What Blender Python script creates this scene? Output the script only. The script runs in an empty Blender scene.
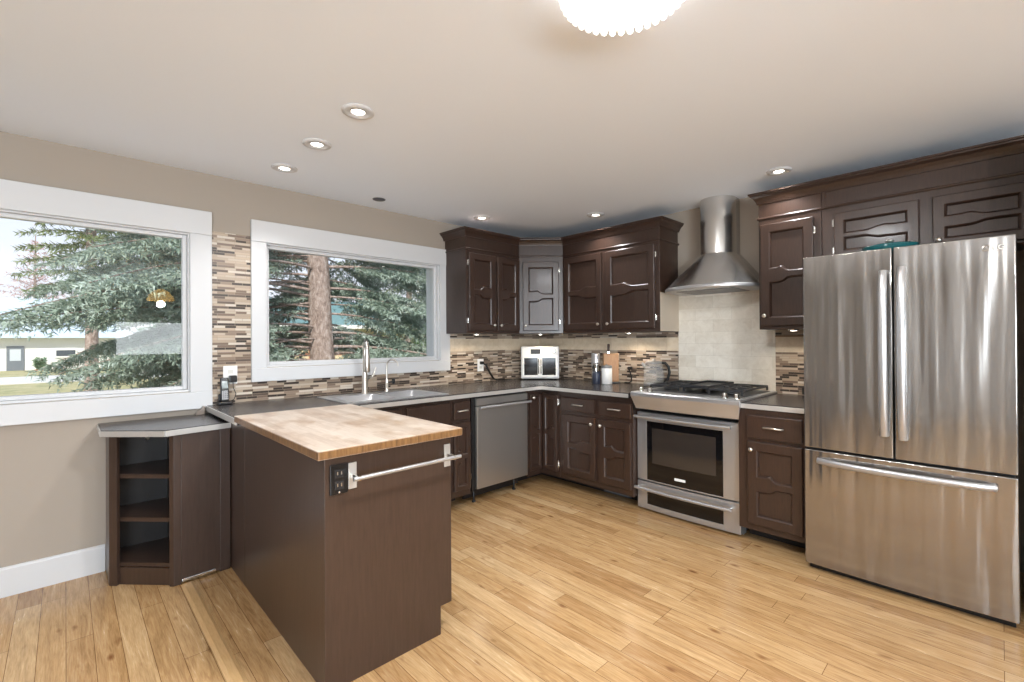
import bpy, bmesh, math, random
import numpy as np
from mathutils import Vector, Matrix

random.seed(7); RNG = np.random.default_rng(11)
SC = bpy.context.scene
COL = SC.collection
PI = math.pi

# ------------------------------------------------------------------ camera
cam_d = bpy.data.cameras.new('camera'); cam = bpy.data.objects.new('camera', cam_d); COL.objects.link(cam)
FPX, YAW, PIT, ROLL = 467.506, math.radians(44.168), math.radians(.2598), math.radians(-.366)
Fv = Vector((math.sin(YAW)*math.cos(PIT), math.cos(YAW)*math.cos(PIT), math.sin(PIT)))
R0 = Vector((math.cos(YAW), -math.sin(YAW), 0)); U0 = R0.cross(Fv)
Rv = R0*math.cos(ROLL)+U0*math.sin(ROLL); Uv = U0*math.cos(ROLL)-R0*math.sin(ROLL)
M = Matrix((( Rv.x, Uv.x, -Fv.x, 0), (Rv.y, Uv.y, -Fv.y, 0), (Rv.z, Uv.z, -Fv.z, 1.34), (0, 0, 0, 1)))
cam.matrix_world = M
cam_d.sensor_width = 36; cam_d.sensor_fit = 'HORIZONTAL'; cam_d.lens = FPX/1024*36
cam_d.shift_x = -7.493/1024; cam_d.shift_y = -2.939/1024
cam_d.clip_start = .05; cam_d.clip_end = 300
SC.camera = cam

# ------------------------------------------------------------------ colour management, world, sun, daylight
SC.view_settings.view_transform = 'Standard'
SC.view_settings.look = 'None'
SC.view_settings.exposure = 0.5
SC.view_settings.gamma = 1.0
SC.view_settings.use_curve_mapping = False

def lin(r, g, b):
    f = lambda c: (c/255/12.92) if c/255 <= .04045 else ((c/255+.055)/1.055)**2.4
    return (f(r), f(g), f(b), 1.0)

world = bpy.data.worlds.new('sky'); SC.world = world; world.use_nodes = True
_n = world.node_tree.nodes; _l = world.node_tree.links
bg = _n['Background']
tc = _n.new('ShaderNodeTexCoord'); sep = _n.new('ShaderNodeSeparateXYZ'); rmp = _n.new('ShaderNodeValToRGB')
rmp.color_ramp.elements[0].position = .0; rmp.color_ramp.elements[0].color = lin(232, 234, 240)
rmp.color_ramp.elements[1].position = .55; rmp.color_ramp.elements[1].color = lin(176, 206, 244)
_l.new(tc.outputs['Generated'], sep.inputs[0]); _l.new(sep.outputs['Z'], rmp.inputs[0]); _l.new(rmp.outputs[0], bg.inputs[0])
bg.inputs[1].default_value = .95

def light(name, kind, loc, energy, color=(1, 1, 1), **kw):
    d = bpy.data.lights.new(name, kind); d.energy = energy; d.color = color
    for k, v in kw.items(): setattr(d, k, v)
    o = bpy.data.objects.new(name, d); COL.objects.link(o); o.location = loc
    return o
def aim(o, direction):
    o.rotation_euler = Vector(direction).to_track_quat('-Z', 'Y').to_euler()

sun = light('sun', 'SUN', (0, -6, 9), 3.6, (1, .95, .86), angle=.03)
aim(sun, (.45, .75, -.75))
# daylight at the small window behind the camera, plus two added fill lights
day1 = light('daylight_small_window', 'AREA', (1.3, -3.98, 1.42), 12, (.9, .96, 1), shape='RECTANGLE', size=1.25, size_y=.62)
aim(day1, (0, 1, .1))
fill_back = light('added_fill_back', 'AREA', (-2.2, -3.98, 1.1), 225, (.80, .91, 1), shape='RECTANGLE', size=2.1, size_y=1.9)  # added fill, tilted up to brighten the ceiling; no known source there
aim(fill_back, (.25, 1, .9))
fill_side = light('added_fill_side', 'AREA', (-3.48, -2.75, 1.35), 50, (.80, .91, 1), shape='RECTANGLE', size=1.7, size_y=1.7)  # second added fill from the unseen side wall, also tilted upwards
aim(fill_side, (1, .2, .9))

# ------------------------------------------------------------------ materials
def mat(name, color, rough=.5, metal=0., spec=.5, coat=0., **kw):
    m = bpy.data.materials.new(name); m.use_nodes = True
    b = m.node_tree.nodes['Principled BSDF']
    b.inputs['Base Color'].default_value = color
    b.inputs['Roughness'].default_value = rough
    b.inputs['Metallic'].default_value = metal
    b.inputs['Specular IOR Level'].default_value = spec
    b.inputs['Coat Weight'].default_value = coat
    b.inputs['Coat Roughness'].default_value = .12
    for k, v in kw.items(): b.inputs[k].default_value = v
    return m
def nodes(m): return m.node_tree.nodes, m.node_tree.links, m.node_tree.nodes['Principled BSDF']
def ramp(n, stops, interp='LINEAR'):
    r = n.new('ShaderNodeValToRGB'); cr = r.color_ramp; cr.interpolation = interp
    while len(cr.elements) > 1: cr.elements.remove(cr.elements[-1])
    cr.elements[0].position = stops[0][0]; cr.elements[0].color = stops[0][1]
    for p, c in stops[1:]:
        e = cr.elements.new(p); e.color = c
    return r
def coords(n, l, scale=(1, 1, 1), swap=None, obj=True):
    """object coordinates, optionally re-ordered ('yzx' puts y first), then scaled"""
    t = n.new('ShaderNodeTexCoord'); out = t.outputs['Object']
    if swap:
        s = n.new('ShaderNodeSeparateXYZ'); c = n.new('ShaderNodeCombineXYZ'); l.new(out, s.inputs[0])
        for i, ch in enumerate(swap): l.new(s.outputs[ch.upper()], c.inputs[i])
        out = c.outputs[0]
    mp = n.new('ShaderNodeMapping'); mp.inputs['Scale'].default_value = scale
    l.new(out, mp.inputs[0]); return mp.outputs[0]
def noise(n, l, vec, scale=5, detail=3, rough=.5, dist=0):
    t = n.new('ShaderNodeTexNoise'); t.inputs['Scale'].default_value = scale; t.inputs['Detail'].default_value = detail
    t.inputs['Roughness'].default_value = rough; t.inputs['Distortion'].default_value = dist
    l.new(vec, t.inputs['Vector']); return t.outputs['Fac']
def bump(n, l, b, h, strength=.2, dist=.01):
    k = n.new('ShaderNodeBump'); k.inputs['Strength'].default_value = strength; k.inputs['Distance'].default_value = dist
    l.new(h, k.inputs['Height']); l.new(k.outputs[0], b.inputs['Normal']); return k
def mix(n, l, fac, a, b, mode='MIX'):
    k = n.new('ShaderNodeMixRGB'); k.blend_type = mode
    for i, v in enumerate((fac, a, b)):
        if isinstance(v, (int, float)): k.inputs[i].default_value = v
        elif isinstance(v, tuple): k.inputs[i].default_value = v
        else: l.new(v, k.inputs[i])
    return k.outputs[0]

def wood_dark(name, base, dark, rough=.34, coat=.12, stretch=(14, 14, 1.3)):
    m = mat(name, base, rough, coat=coat); n, l, b = nodes(m)
    f = noise(n, l, coords(n, l, stretch), 9, 6, .65, .6)
    r = ramp(n, [(.3, dark), (.7, base)]); l.new(f, r.inputs[0]); l.new(r.outputs[0], b.inputs['Base Color'])
    bump(n, l, b, f, .06, .004)
    return m
M_CAB = wood_dark('espresso_wood', lin(65, 46, 37), lin(48, 34, 27))
M_PANEL = wood_dark('espresso_laminate', lin(69, 52, 43), lin(57, 42, 34), .34, .1, (10, 10, .8))
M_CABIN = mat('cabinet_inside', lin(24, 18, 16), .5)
M_TOE = mat('toe_kick_black', lin(30, 25, 23), .5)

M_WALL = mat('greige_paint', lin(165, 154, 142), .75, spec=.3)
n, l, b = nodes(M_WALL); bump(n, l, b, noise(n, l, coords(n, l), 220, 2), .05, .002)
M_CEIL = mat('white_ceiling_paint', lin(240, 246, 254), .85, spec=.2)
n, l, b = nodes(M_CEIL); bump(n, l, b, noise(n, l, coords(n, l), 150, 2), .06, .002)
M_TRIM = mat('white_trim_paint', lin(208, 208, 209), .35)
M_WHITE = mat('white_plastic', lin(236, 235, 232), .35)
M_BLACK = mat('black_plastic', lin(18, 18, 20), .32)
M_IRON = mat('cast_iron', lin(38, 38, 40), .5)
M_GREY = mat('grey_plastic', lin(120, 120, 122), .4)

def steel(name, color, rough=.27, aniso=.6, wav=0., metal=1., rot=0.):
    m = mat(name, color, rough, metal); n, l, b = nodes(m)
    b.inputs['Anisotropic'].default_value = aniso; b.inputs['Anisotropic Rotation'].default_value = rot
    t = n.new('ShaderNodeTangent'); t.direction_type = 'RADIAL'; t.axis = 'Z'; l.new(t.outputs[0], b.inputs['Tangent'])
    f = noise(n, l, coords(n, l, (1.5, 1.5, 70)), 4, 2)
    r = ramp(n, [(.25, (rough*.93,)*3+(1,)), (.75, (min(1, rough*1.08),)*3+(1,))]); l.new(f, r.inputs[0]); l.new(r.outputs[0], b.inputs['Roughness'])
    if wav:
        w = noise(n, l, coords(n, l, (7.5, 7.5, .5)), 1.7, 1.5)
        bump(n, l, b, w, wav, .02)
    return m
M_STEEL = steel('brushed_stainless', lin(192, 192, 194), .32, metal=.8)
M_DISH = steel('dishwasher_stainless', lin(172, 168, 163), .33, .5, 0, .85)
M_FRIDGE = steel('refrigerator_stainless', lin(163, 159, 155), .17, .75, .8, .9)
M_HOOD = steel('hood_stainless', lin(216, 214, 211), .24, .5)
M_CHROME = mat('satin_chrome', lin(222, 220, 216), .16, 1.0)
M_NICKEL = mat('brushed_nickel', lin(225, 220, 212), .28, 1.0)
M_ALU = mat('aluminium_edge', lin(205, 202, 198), .38, .55)
M_GLASSBLACK = mat('black_oven_glass', lin(14, 14, 16), .06, spec=.6)
M_OVENWIN = mat('oven_window_glass', lin(52, 46, 42), .05, spec=.7)
M_WARMEMIT = mat('lamp_lens', (1, 1, 1, 1), .4, **{'Emission Color': (1, .93, .82, 1), 'Emission Strength': 9.0})
M_DIFFUSER = mat('lit_diffuser', (1, 1, 1, 1), .4, **{'Emission Color': (1, .97, .93, 1), 'Emission Strength': 8.0})

def glass_mat(name, tint=(1, 1, 1, 1), ior=1.45, refl=1.0):
    m = bpy.data.materials.new(name); m.use_nodes = True; n = m.node_tree.nodes; l = m.node_tree.links; n.clear()
    o = n.new('ShaderNodeOutputMaterial'); tr = n.new('ShaderNodeBsdfTransparent'); gl = n.new('ShaderNodeBsdfGlossy'); mx = n.new('ShaderNodeMixShader'); fr = n.new('ShaderNodeFresnel')
    tr.inputs[0].default_value = tint; gl.inputs['Roughness'].default_value = .0; fr.inputs[0].default_value = ior
    mu = n.new('ShaderNodeMath'); mu.operation = 'MULTIPLY'; mu.inputs[1].default_value = refl
    l.new(fr.outputs[0], mu.inputs[0]); l.new(mu.outputs[0], mx.inputs[0]); l.new(tr.outputs[0], mx.inputs[1]); l.new(gl.outputs[0], mx.inputs[2]); l.new(mx.outputs[0], o.inputs[0])
    return m
M_PANE = glass_mat('window_glass')
M_JAR = glass_mat('clear_glass', (.97, .98, .98, 1), 1.35, 1.0)
M_KETTLE = bpy.data.materials.new('frosted_kettle_glass'); M_KETTLE.use_nodes = True; n, l, b = nodes(M_KETTLE)
b.inputs['Base Color'].default_value = lin(225, 228, 228); b.inputs['Roughness'].default_value = .08; b.inputs['Alpha'].default_value = .2
M_AMBER = mat('amber_glass', lin(240, 180, 80), .3, **{'Emission Color': (1, .62, .18, 1), 'Emission Strength': 3.0})
M_TEAL = mat('teal_glass', lin(24, 88, 92), .1, spec=.7)

# counter laminate
M_LAM = mat('charcoal_laminate', lin(54, 51, 52), .26, spec=.5); n, l, b = nodes(M_LAM)
f = noise(n, l, coords(n, l, (1, 1, 1)), 60, 5, .7); r = ramp(n, [(.35, lin(44, 41, 42)), (.65, lin(66, 62, 62))]); l.new(f, r.inputs[0]); l.new(r.outputs[0], b.inputs['Base Color'])

# butcher block: staves along Y
M_BUTCHER = mat('butcher_block', lin(190, 150, 110), .33, spec=.5); n, l, b = nodes(M_BUTCHER)
bt = n.new('ShaderNodeTexBrick'); l.new(coords(n, l, (1, 1, 1), 'yxz'), bt.inputs['Vector'])
bt.inputs['Scale'].default_value = 1; bt.inputs['Brick Width'].default_value = .42; bt.inputs['Row Height'].default_value = .042; bt.inputs['Mortar Size'].default_value = .0006
bt.inputs['Color1'].default_value = (0, 0, 0, 1); bt.inputs['Color2'].default_value = (1, 1, 1, 1); bt.inputs['Mortar'].default_value = (.3, .3, .3, 1); bt.offset = .43; bt.offset_frequency = 3
r = ramp(n, [(0, lin(170, 150, 133)), (.5, lin(192, 175, 159)), (1, lin(204, 190, 176))]); l.new(bt.outputs['Color'], r.inputs[0])
g = noise(n, l, coords(n, l, (60, 3, 60)), 3, 6, .7)
g2 = ramp(n, [(.3, lin(160, 135, 114)), (.7, lin(220, 207, 193))]); l.new(g, g2.inputs[0])
top_c = mix(n, l, .35, r.outputs[0], g2.outputs[0])
bl_ = ramp(n, [(.48, (1, 1, 1, 1)), (.68, lin(206, 180, 152))]); l.new(noise(n, l, coords(n, l, (3.2, 2.0, 1)), 2.2, 4, .6), bl_.inputs[0])
top_c = mix(n, l, .8, top_c, bl_.outputs[0], 'MULTIPLY')
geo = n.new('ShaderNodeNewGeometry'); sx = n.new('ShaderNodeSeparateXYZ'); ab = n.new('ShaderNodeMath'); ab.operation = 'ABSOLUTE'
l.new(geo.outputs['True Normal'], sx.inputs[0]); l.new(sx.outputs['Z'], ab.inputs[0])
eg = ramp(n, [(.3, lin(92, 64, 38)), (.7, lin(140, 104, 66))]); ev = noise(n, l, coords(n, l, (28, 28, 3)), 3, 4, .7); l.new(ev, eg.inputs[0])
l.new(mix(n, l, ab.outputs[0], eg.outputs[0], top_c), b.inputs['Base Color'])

# oak floor: planks along Y
M_FLOOR = mat('oak_planks', lin(205, 165, 115), .27, spec=.5); n, l, b = nodes(M_FLOOR)
bt = n.new('ShaderNodeTexBrick'); v = coords(n, l, (1, 1, 1), 'yxz'); l.new(v, bt.inputs['Vector'])
bt.inputs['Scale'].default_value = 1; bt.inputs['Brick Width'].default_value = 1.15; bt.inputs['Row Height'].default_value = .09; bt.inputs['Mortar Size'].default_value = .0011; bt.inputs['Mortar Smooth'].default_value = .3
bt.inputs['Color1'].default_value = (0, 0, 0, 1); bt.inputs['Color2'].default_value = (1, 1, 1, 1); bt.inputs['Mortar'].default_value = (.5, .5, .5, 1); bt.offset = .37; bt.offset_frequency = 3; bt.squash = .7; bt.squash_frequency = 4
plank = ramp(n, [(0, lin(158, 119, 79)), (.3, lin(182, 145, 100)), (.7, lin(194, 158, 112)), (1, lin(210, 180, 138))]); l.new(bt.outputs['Color'], plank.inputs[0])
g = noise(n, l, coords(n, l, (17, 1.5, 1)), 1.7, 6, .62, 1.6)
gr = ramp(n, [(.3, lin(122, 86, 54)), (.5, lin(190, 151, 104)), (.72, lin(222, 193, 151))]); l.new(g, gr.inputs[0])
c1 = mix(n, l, .42, plank.outputs[0], gr.outputs[0])
k = noise(n, l, coords(n, l, (9, 3.2, 1)), 1.6, 2, .5)
kr = ramp(n, [(.66, (1, 1, 1, 1)), (.78, lin(150, 108, 74))]); l.new(k, kr.inputs[0])
c2 = mix(n, l, .75, c1, kr.outputs[0], 'MULTIPLY')
c3 = mix(n, l, bt.outputs['Fac'], c2, lin(104, 70, 40))
fine = noise(n, l, coords(n, l, (110, 5, 1)), 2, 4, .7); fr_ = ramp(n, [(.3, lin(214, 206, 198)), (.6, (1, 1, 1, 1))]); l.new(fine, fr_.inputs[0])
kn_ = n.new('ShaderNodeTexVoronoi'); kn_.inputs['Scale'].default_value = 1.0; l.new(coords(n, l, (5.5, 2.2, 1)), kn_.inputs['Vector'])
kd = ramp(n, [(.0, lin(96, 62, 40)), (.035, lin(150, 108, 74)), (.09, (1, 1, 1, 1))]); l.new(kn_.outputs['Distance'], kd.inputs[0])
c3 = mix(n, l, .8, mix(n, l, .8, c3, fr_.outputs[0], 'MULTIPLY'), kd.outputs[0], 'MULTIPLY')
l.new(c3, b.inputs['Base Color'])
rr = ramp(n, [(.3, (.16, .16, .16, 1)), (.7, (.28, .28, .28, 1))]); l.new(g, rr.inputs[0]); l.new(rr.outputs[0], b.inputs['Roughness'])
inv = n.new('ShaderNodeMath'); inv.operation = 'SUBTRACT'; inv.inputs[0].default_value = 1; l.new(bt.outputs['Fac'], inv.inputs[1]); bump(n, l, b, inv.outputs[0], .35, .002)

def mosaic(name, swap):
    m = mat(name, lin(190, 165, 135), .3); n, l, b = nodes(m); v = coords(n, l, (1, 1, 1), swap)
    bt = n.new('ShaderNodeTexBrick'); l.new(v, bt.inputs['Vector']); bt.inputs['Scale'].default_value = 1
    bt.inputs['Brick Width'].default_value = .105; bt.inputs['Row Height'].default_value = .0165; bt.inputs['Mortar Size'].default_value = .0011; bt.inputs['Bias'].default_value = 0
    bt.inputs['Color1'].default_value = (0, 0, 0, 1); bt.inputs['Color2'].default_value = (1, 1, 1, 1); bt.inputs['Mortar'].default_value = (.5, .5, .5, 1)
    bt.offset = .39; bt.offset_frequency = 5; bt.squash = .62; bt.squash_frequency = 3
    r = ramp(n, [(0, lin(56, 46, 40)), (.15, lin(92, 77, 67)), (.27, lin(186, 170, 152)), (.42, lin(140, 121, 105)), (.54, lin(172, 154, 135)), (.68, lin(204, 193, 179)), (.78, lin(118, 99, 86)), (.9, lin(182, 163, 143))], 'CONSTANT')
    l.new(bt.outputs['Color'], r.inputs[0])
    l.new(mix(n, l, bt.outputs['Fac'], r.outputs[0], lin(160, 144, 126)), b.inputs['Base Color'])
    inv = n.new('ShaderNodeMath'); inv.operation = 'SUBTRACT'; inv.inputs[0].default_value = 1; l.new(bt.outputs['Fac'], inv.inputs[1]); bump(n, l, b, inv.outputs[0], .4, .002)
    return m
M_MOSA = mosaic('glass_stone_mosaic_window_wall', 'xzy')
M_MOSB = mosaic('glass_stone_mosaic_range_wall', 'yzx')
def stone(name, swap, w, h, c0, c1, grout, off=.5):
    m = mat(name, c0, .45); n, l, b = nodes(m); v = coords(n, l, (1, 1, 1), swap)
    bt = n.new('ShaderNodeTexBrick'); l.new(v, bt.inputs['Vector']); bt.inputs['Scale'].default_value = 1
    bt.inputs['Brick Width'].default_value = w; bt.inputs['Row Height'].default_value = h; bt.inputs['Mortar Size'].default_value = .0016
    bt.inputs['Color1'].default_value = c0; bt.inputs['Color2'].default_value = c1; bt.inputs['Mortar'].default_value = grout; bt.offset = off
    f = noise(n, l, v, 14, 6, .7, .8); r = ramp(n, [(.3, lin(196, 184, 164)), (.6, lin(240, 234, 222))]); l.new(f, r.inputs[0])
    l.new(mix(n, l, .35, bt.outputs['Color'], r.outputs[0]), b.inputs['Base Color'])
    inv = n.new('ShaderNodeMath'); inv.operation = 'SUBTRACT'; inv.inputs[0].default_value = 1; l.new(bt.outputs['Fac'], inv.inputs[1]); bump(n, l, b, inv.outputs[0], .3, .002)
    return m
M_TRAV = stone('travertine_tile', 'yzx', .305, .1, lin(244, 238, 227), lin(212, 202, 186), lin(206, 198, 184))
M_BANDA = stone('tan_tile_window_wall', 'xzy', .3, .5, lin(222, 198, 164), lin(212, 186, 152), lin(200, 176, 146), 0)
M_BANDB = stone('tan_tile_range_wall', 'yzx', .3, .5, lin(222, 198, 164), lin(212, 186, 152), lin(200, 176, 146), 0)

# ------------------------------------------------------------------ mesh helpers
class MB:
    def __init__(s): s.v = []; s.f = []; s.smooth = []
    def add(s, vs, fs, smooth=False):
        o = len(s.v); s.v += [tuple(p) for p in vs]
        for f in fs: s.f.append(tuple(i+o for i in f)); s.smooth.append(smooth)
        return s
    def box(s, x0, y0, z0, x1, y1, z1):
        x0, x1 = sorted((x0, x1)); y0, y1 = sorted((y0, y1)); z0, z1 = sorted((z0, z1))
        return s.add([(x0, y0, z0), (x1, y0, z0), (x1, y1, z0), (x0, y1, z0), (x0, y0, z1), (x1, y0, z1), (x1, y1, z1), (x0, y1, z1)],
                     [(3, 2, 1, 0), (4, 5, 6, 7), (0, 1, 5, 4), (1, 2, 6, 5), (2, 3, 7, 6), (3, 0, 4, 7)])
    def prism(s, poly, a, b):
        """poly: list of 3-D points (planar), extruded by the vector b-a given as offset pair of vectors"""
        n = len(poly); a = Vector(a); b = Vector(b)
        vs = [Vector(p)+a for p in poly]+[Vector(p)+b for p in poly]
        fs = [tuple(range(n))[::-1], tuple(range(n, 2*n))]+[(i, (i+1) % n, n+(i+1) % n, n+i) for i in range(n)]
        return s.add(vs, fs)
    def plan(s, poly2, z0, z1):
        return s.prism([(x, y, 0) for x, y in poly2], (0, 0, z0), (0, 0, z1))
    def tube(s, pts, r, seg=10, caps=True, radii=None):
        pts = [Vector(p) for p in pts]; n = len(pts); rings = []
        t0 = (pts[1]-pts[0]).normalized()
        up = Vector((0, 0, 1)) if abs(t0.z) < .9 else Vector((1, 0, 0))
        nrm = t0.cross(up).normalized(); vs = []
        for i, p in enumerate(pts):
            t = ((pts[min(i+1, n-1)]-p).normalized()+(p-pts[max(i-1, 0)]).normalized())
            t = t.normalized() if t.length > 1e-6 else t0
            nrm = (nrm-t*nrm.dot(t)).normalized(); bn = t.cross(nrm)
            rr = radii[i] if radii else r
            for k in range(seg):
                a = 2*PI*k/seg; vs.append(p+(nrm*math.cos(a)+bn*math.sin(a))*rr)
        fs = [(i*seg+k, i*seg+(k+1) % seg, (i+1)*seg+(k+1) % seg, (i+1)*seg+k) for i in range(n-1) for k in range(seg)]
        o = len(s.v); s.add(vs, fs, True)
        if caps: s.add([vs[k] for k in range(seg)]+[vs[(n-1)*seg+k] for k in range(seg)], [tuple(range(seg))[::-1], tuple(range(seg, 2*seg))])
        return s
    def lathe(s, prof, c=(0, 0, 0), seg=24, axis='Z', smooth=True):
        """prof: list of (radius, height)"""
        vs = []; c = Vector(c)
        for r, h in prof:
            for k in range(seg):
                a = 2*PI*k/seg; x, y = r*math.cos(a), r*math.sin(a)
                vs.append(c+(Vector((x, y, h)) if axis == 'Z' else Vector((h, x, y)) if axis == 'X' else Vector((y, h, x))))
        n = len(prof)
        s.add(vs, [(i*seg+k, i*seg+(k+1) % seg, (i+1)*seg+(k+1) % seg, (i+1)*seg+k) for i in range(n-1) for k in range(seg)], smooth)
        for i in (0, n-1):
            if prof[i][0] > 1e-5: s.add(vs[i*seg:(i+1)*seg], [tuple(range(seg))])
        return s
    def loft(s, secs, closed=True, smooth=True, cap=False):
        n = len(secs[0]); vs = [p for sec in secs for p in sec]
        m = n if closed else n-1
        s.add(vs, [(i*n+k, i*n+(k+1) % n, (i+1)*n+(k+1) % n, (i+1)*n+k) for i in range(len(secs)-1) for k in range(m)], smooth)
        if cap: s.add(list(secs[0])+list(secs[-1]), [tuple(range(n))[::-1], tuple(range(n, 2*n))])
        return s
    def build(s, name, material, parent=None, bevel=0, seg=2, base=None):
        off = Vector((0, 0, 0))
        if parent is not None: off = Vector(parent['base'])
        elif base is not None: off = Vector(base)
        me = bpy.data.meshes.new(name)
        me.from_pydata([tuple(Vector(p)-off) for p in s.v], [], s.f)
        me.polygons.foreach_set('use_smooth', s.smooth)
        bm = bmesh.new(); bm.from_mesh(me); bmesh.ops.recalc_face_normals(bm, faces=bm.faces); bm.to_mesh(me); bm.free()
        me.materials.append(material)
        o = bpy.data.objects.new(name, me); COL.objects.link(o)
        o['base'] = tuple(off)
        if parent is not None: o.parent = parent
        else: o.location = off
        if bevel:
            d = o.modifiers.new('bevel', 'BEVEL'); d.width = bevel; d.segments = seg; d.limit_method = 'ANGLE'; d.angle_limit = math.radians(40)
        return o
def tag(o, label, cat, group=None, kind=None):
    o['label'] = label; o['category'] = cat
    if group: o['group'] = group
    if kind: o['kind'] = kind
    return o
def thing(name, base, label, cat, group=None):
    o = bpy.data.objects.new(name, None); COL.objects.link(o); o.location = base; o['base'] = tuple(base); o.empty_display_size = .1
    return tag(o, label, cat, group)
def struct(o, label=None, cat=None):
    o['kind'] = 'structure'
    if label: o['label'] = label; o['category'] = cat
    return o
def box(name, m, parent, *a, bevel=0, **k): return MB().box(*a).build(name, m, parent, bevel, **k)
def arc(c, r, a0, a1, n, plane='xz'):
    out = []
    for i in range(n+1):
        a = math.radians(a0+(a1-a0)*i/n); u, w = r*math.cos(a), r*math.sin(a)
        out.append((c[0]+u, c[1], c[2]+w) if plane == 'xz' else (c[0], c[1]+u, c[2]+w) if plane == 'yz' else (c[0]+u, c[1]+w, c[2]))
    return out

# ------------------------------------------------------------------ room shell
WA, WB, CZ = 3.69, 3.90, 2.467        # window wall (y), range wall (x), ceiling height
XL, YB, T = -3.6, -4.1, .2
struct(MB().box(XL, YB, -.1, WB, WA, 0).build('floor', M_FLOOR), 'honey oak plank floor', 'floor')
struct(MB().box(XL-T, YB-T, CZ, WB+T, WA+T, CZ+.2).build('ceiling', M_CEIL), 'flat white painted ceiling', 'ceiling')
def wall_with_holes(name, axis, at0, at1, lo, hi, holes, m, label):
    """axis 'x': the wall runs along x at y at0..at1; holes: (a0, a1, z0, z1)"""
    mb = MB(); cuts = sorted(holes); cur = lo
    def bx(a0, a1, z0, z1):
        if a1-a0 < 1e-4 or z1-z0 < 1e-4: return
        if axis == 'x': mb.box(a0, at0, z0, a1, at1, z1)
        else: mb.box(at0, a0, z0, at1, a1, z1)
    for a0, a1, z0, z1 in cuts:
        bx(cur, a0, 0, CZ); bx(a0, a1, 0, z0); bx(a0, a1, z1, CZ); cur = a1
    bx(cur, hi, 0, CZ)
    return struct(mb.build(name, m), label, 'wall')
W1 = (-1.02, .585, 1.019, 2.055); W2 = (1.032, 2.531, 1.157, 2.055)
wall_with_holes('wall_left', 'x', WA, WA+T, XL-T, WB+T, [W1, W2], M_WALL, 'greige painted wall holding the two white windows')
wall_with_holes('wall_right', 'y', WB, WB+T, YB-T, WA, [], M_WALL, 'greige painted wall behind the range and refrigerator')
wall_with_holes('wall_back', 'x', YB-T, YB, XL-T, WB, [(-3.3, -1.1, 0, 2.1), (.65, 1.95, 1.1, 1.75)], M_WALL, 'greige wall behind the camera')
wall_with_holes('wall_side', 'y', XL-T, XL, YB, WA, [(-3.65, -1.85, .45, 2.25)], M_WALL, 'greige side wall left of the camera')

def window(name, W, mid, label, casing, m_bar=None):
    x0, x1, z0, z1 = W; cl, cr, ct, cb = casing
    root = bpy.data.objects.new(name, None); COL.objects.link(root); root.location = (mid, WA, z0); root['base'] = (mid, WA, z0)
    struct(root, label, 'window')
    # casing boards on the wall, butt jointed, a wider head board
    box('head_casing', M_TRIM, root, cl, WA-.03, z1-.004, cr, WA+.0, ct, bevel=.003)
    box('side_casing', M_TRIM, root, cl, WA-.026, z0-.004, x0+.004, WA, z1-.004, bevel=.003)
    box('side_casing', M_TRIM, root, x1-.004, WA-.026, z0-.004, cr, WA, z1-.004, bevel=.003)
    box('bottom_casing', M_TRIM, root, cl, WA-.03, cb, cr, WA, z0-.004, bevel=.003)
    # jamb liner
    j = MB(); t = .012
    j.box(x0, WA, z0, x0+t, WA+T, z1).box(x1-t, WA, z0, x1, WA+T, z1).box(x0+t, WA, z0, x1-t, WA+T, z0+t).box(x0+t, WA, z1-t, x1-t, WA+T, z1)
    j.build('jamb', M_TRIM, root)
    f = MB(); a, bb = .012, .036; y0, y1 = WA+.03, WA+.08
    f.box(x0+a, y0, z0+a, x0+bb, y1, z1-a).box(x1-bb, y0, z0+a, x1-a, y1, z1-a).box(x0+bb, y0, z0+a, x1-bb, y1, z0+bb).box(x0+bb, y0, z1-bb, x1-bb, y1, z1-a)
    fr = f.build('sash_frame', M_TRIM, root, .004)
    MB().box(x0+bb, WA+.052, z0+bb, x1-bb, WA+.058, z1-bb).build('pane', M_PANE, fr)
    return root
window('window_1', W1, -.2, 'large white framed window at the left edge, spruce boughs outside', (-1.14, .703, 2.207, .905))
window('window_2', W2, 1.78, 'white framed window above the sink, tree trunk outside', (.938, 2.636, 2.203, 1.057))
# small window behind the camera; added unseen patio door, side window and side door
def sash(name, lab, kind, axis, a0, a1, z0, z1, at, mids=()):
    f = MB()
    bx = (lambda p, q, zz0, zz1: f.box(p, at-.12, zz0, q, at-.05, zz1)) if axis == 'x' else (lambda p, q, zz0, zz1: f.box(at-.12, p, zz0, at-.05, q, zz1))
    for a in (a0, *mids, a1-.06): bx(a, a+.06, z0, z1)
    bx(a0, a1, z0, z0+.06); bx(a0, a1, z1-.06, z1)
    struct(f.build(name, M_TRIM), lab, kind)
sash('window_3', 'small window in the wall behind the camera', 'window', 'x', .65, 1.95, 1.1, 1.75, YB)
sash('added_patio_door', 'added patio door frame around a fill light behind the camera', 'door', 'x', -3.3, -1.1, 0, 2.1, YB, (-2.23,))  # unseen door added to frame the back fill light
sash('added_window', 'added window frame around a fill light in the unseen side wall', 'window', 'y', -3.65, -1.85, .45, 2.25, XL, (-2.78,))  # unseen window added to frame the side fill light
f = MB().box(XL, .2, 0, XL+.02, .3, 2.14).box(XL, 1.12, 0, XL+.02, 1.22, 2.14).box(XL, .3, 2.04, XL+.02, 1.12, 2.14).box(XL+.001, .31, .01, XL+.012, 1.11, 2.03)
struct(f.build('added_door', M_TRIM), 'added white door in the unseen side wall, for reflections in the refrigerator', 'door')  # unseen door added to give the refrigerator pale vertical streaks
struct(MB().prism([(XL, WA-.016, 0), (XL, WA, 0), (XL, WA, .155), (XL, WA-.008, .155), (XL, WA-.016, .143)], (0, 0, 0), (.166-XL, 0, 0)).build('baseboard_left', M_TRIM), 'white baseboard along the window wall', 'baseboard')
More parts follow.
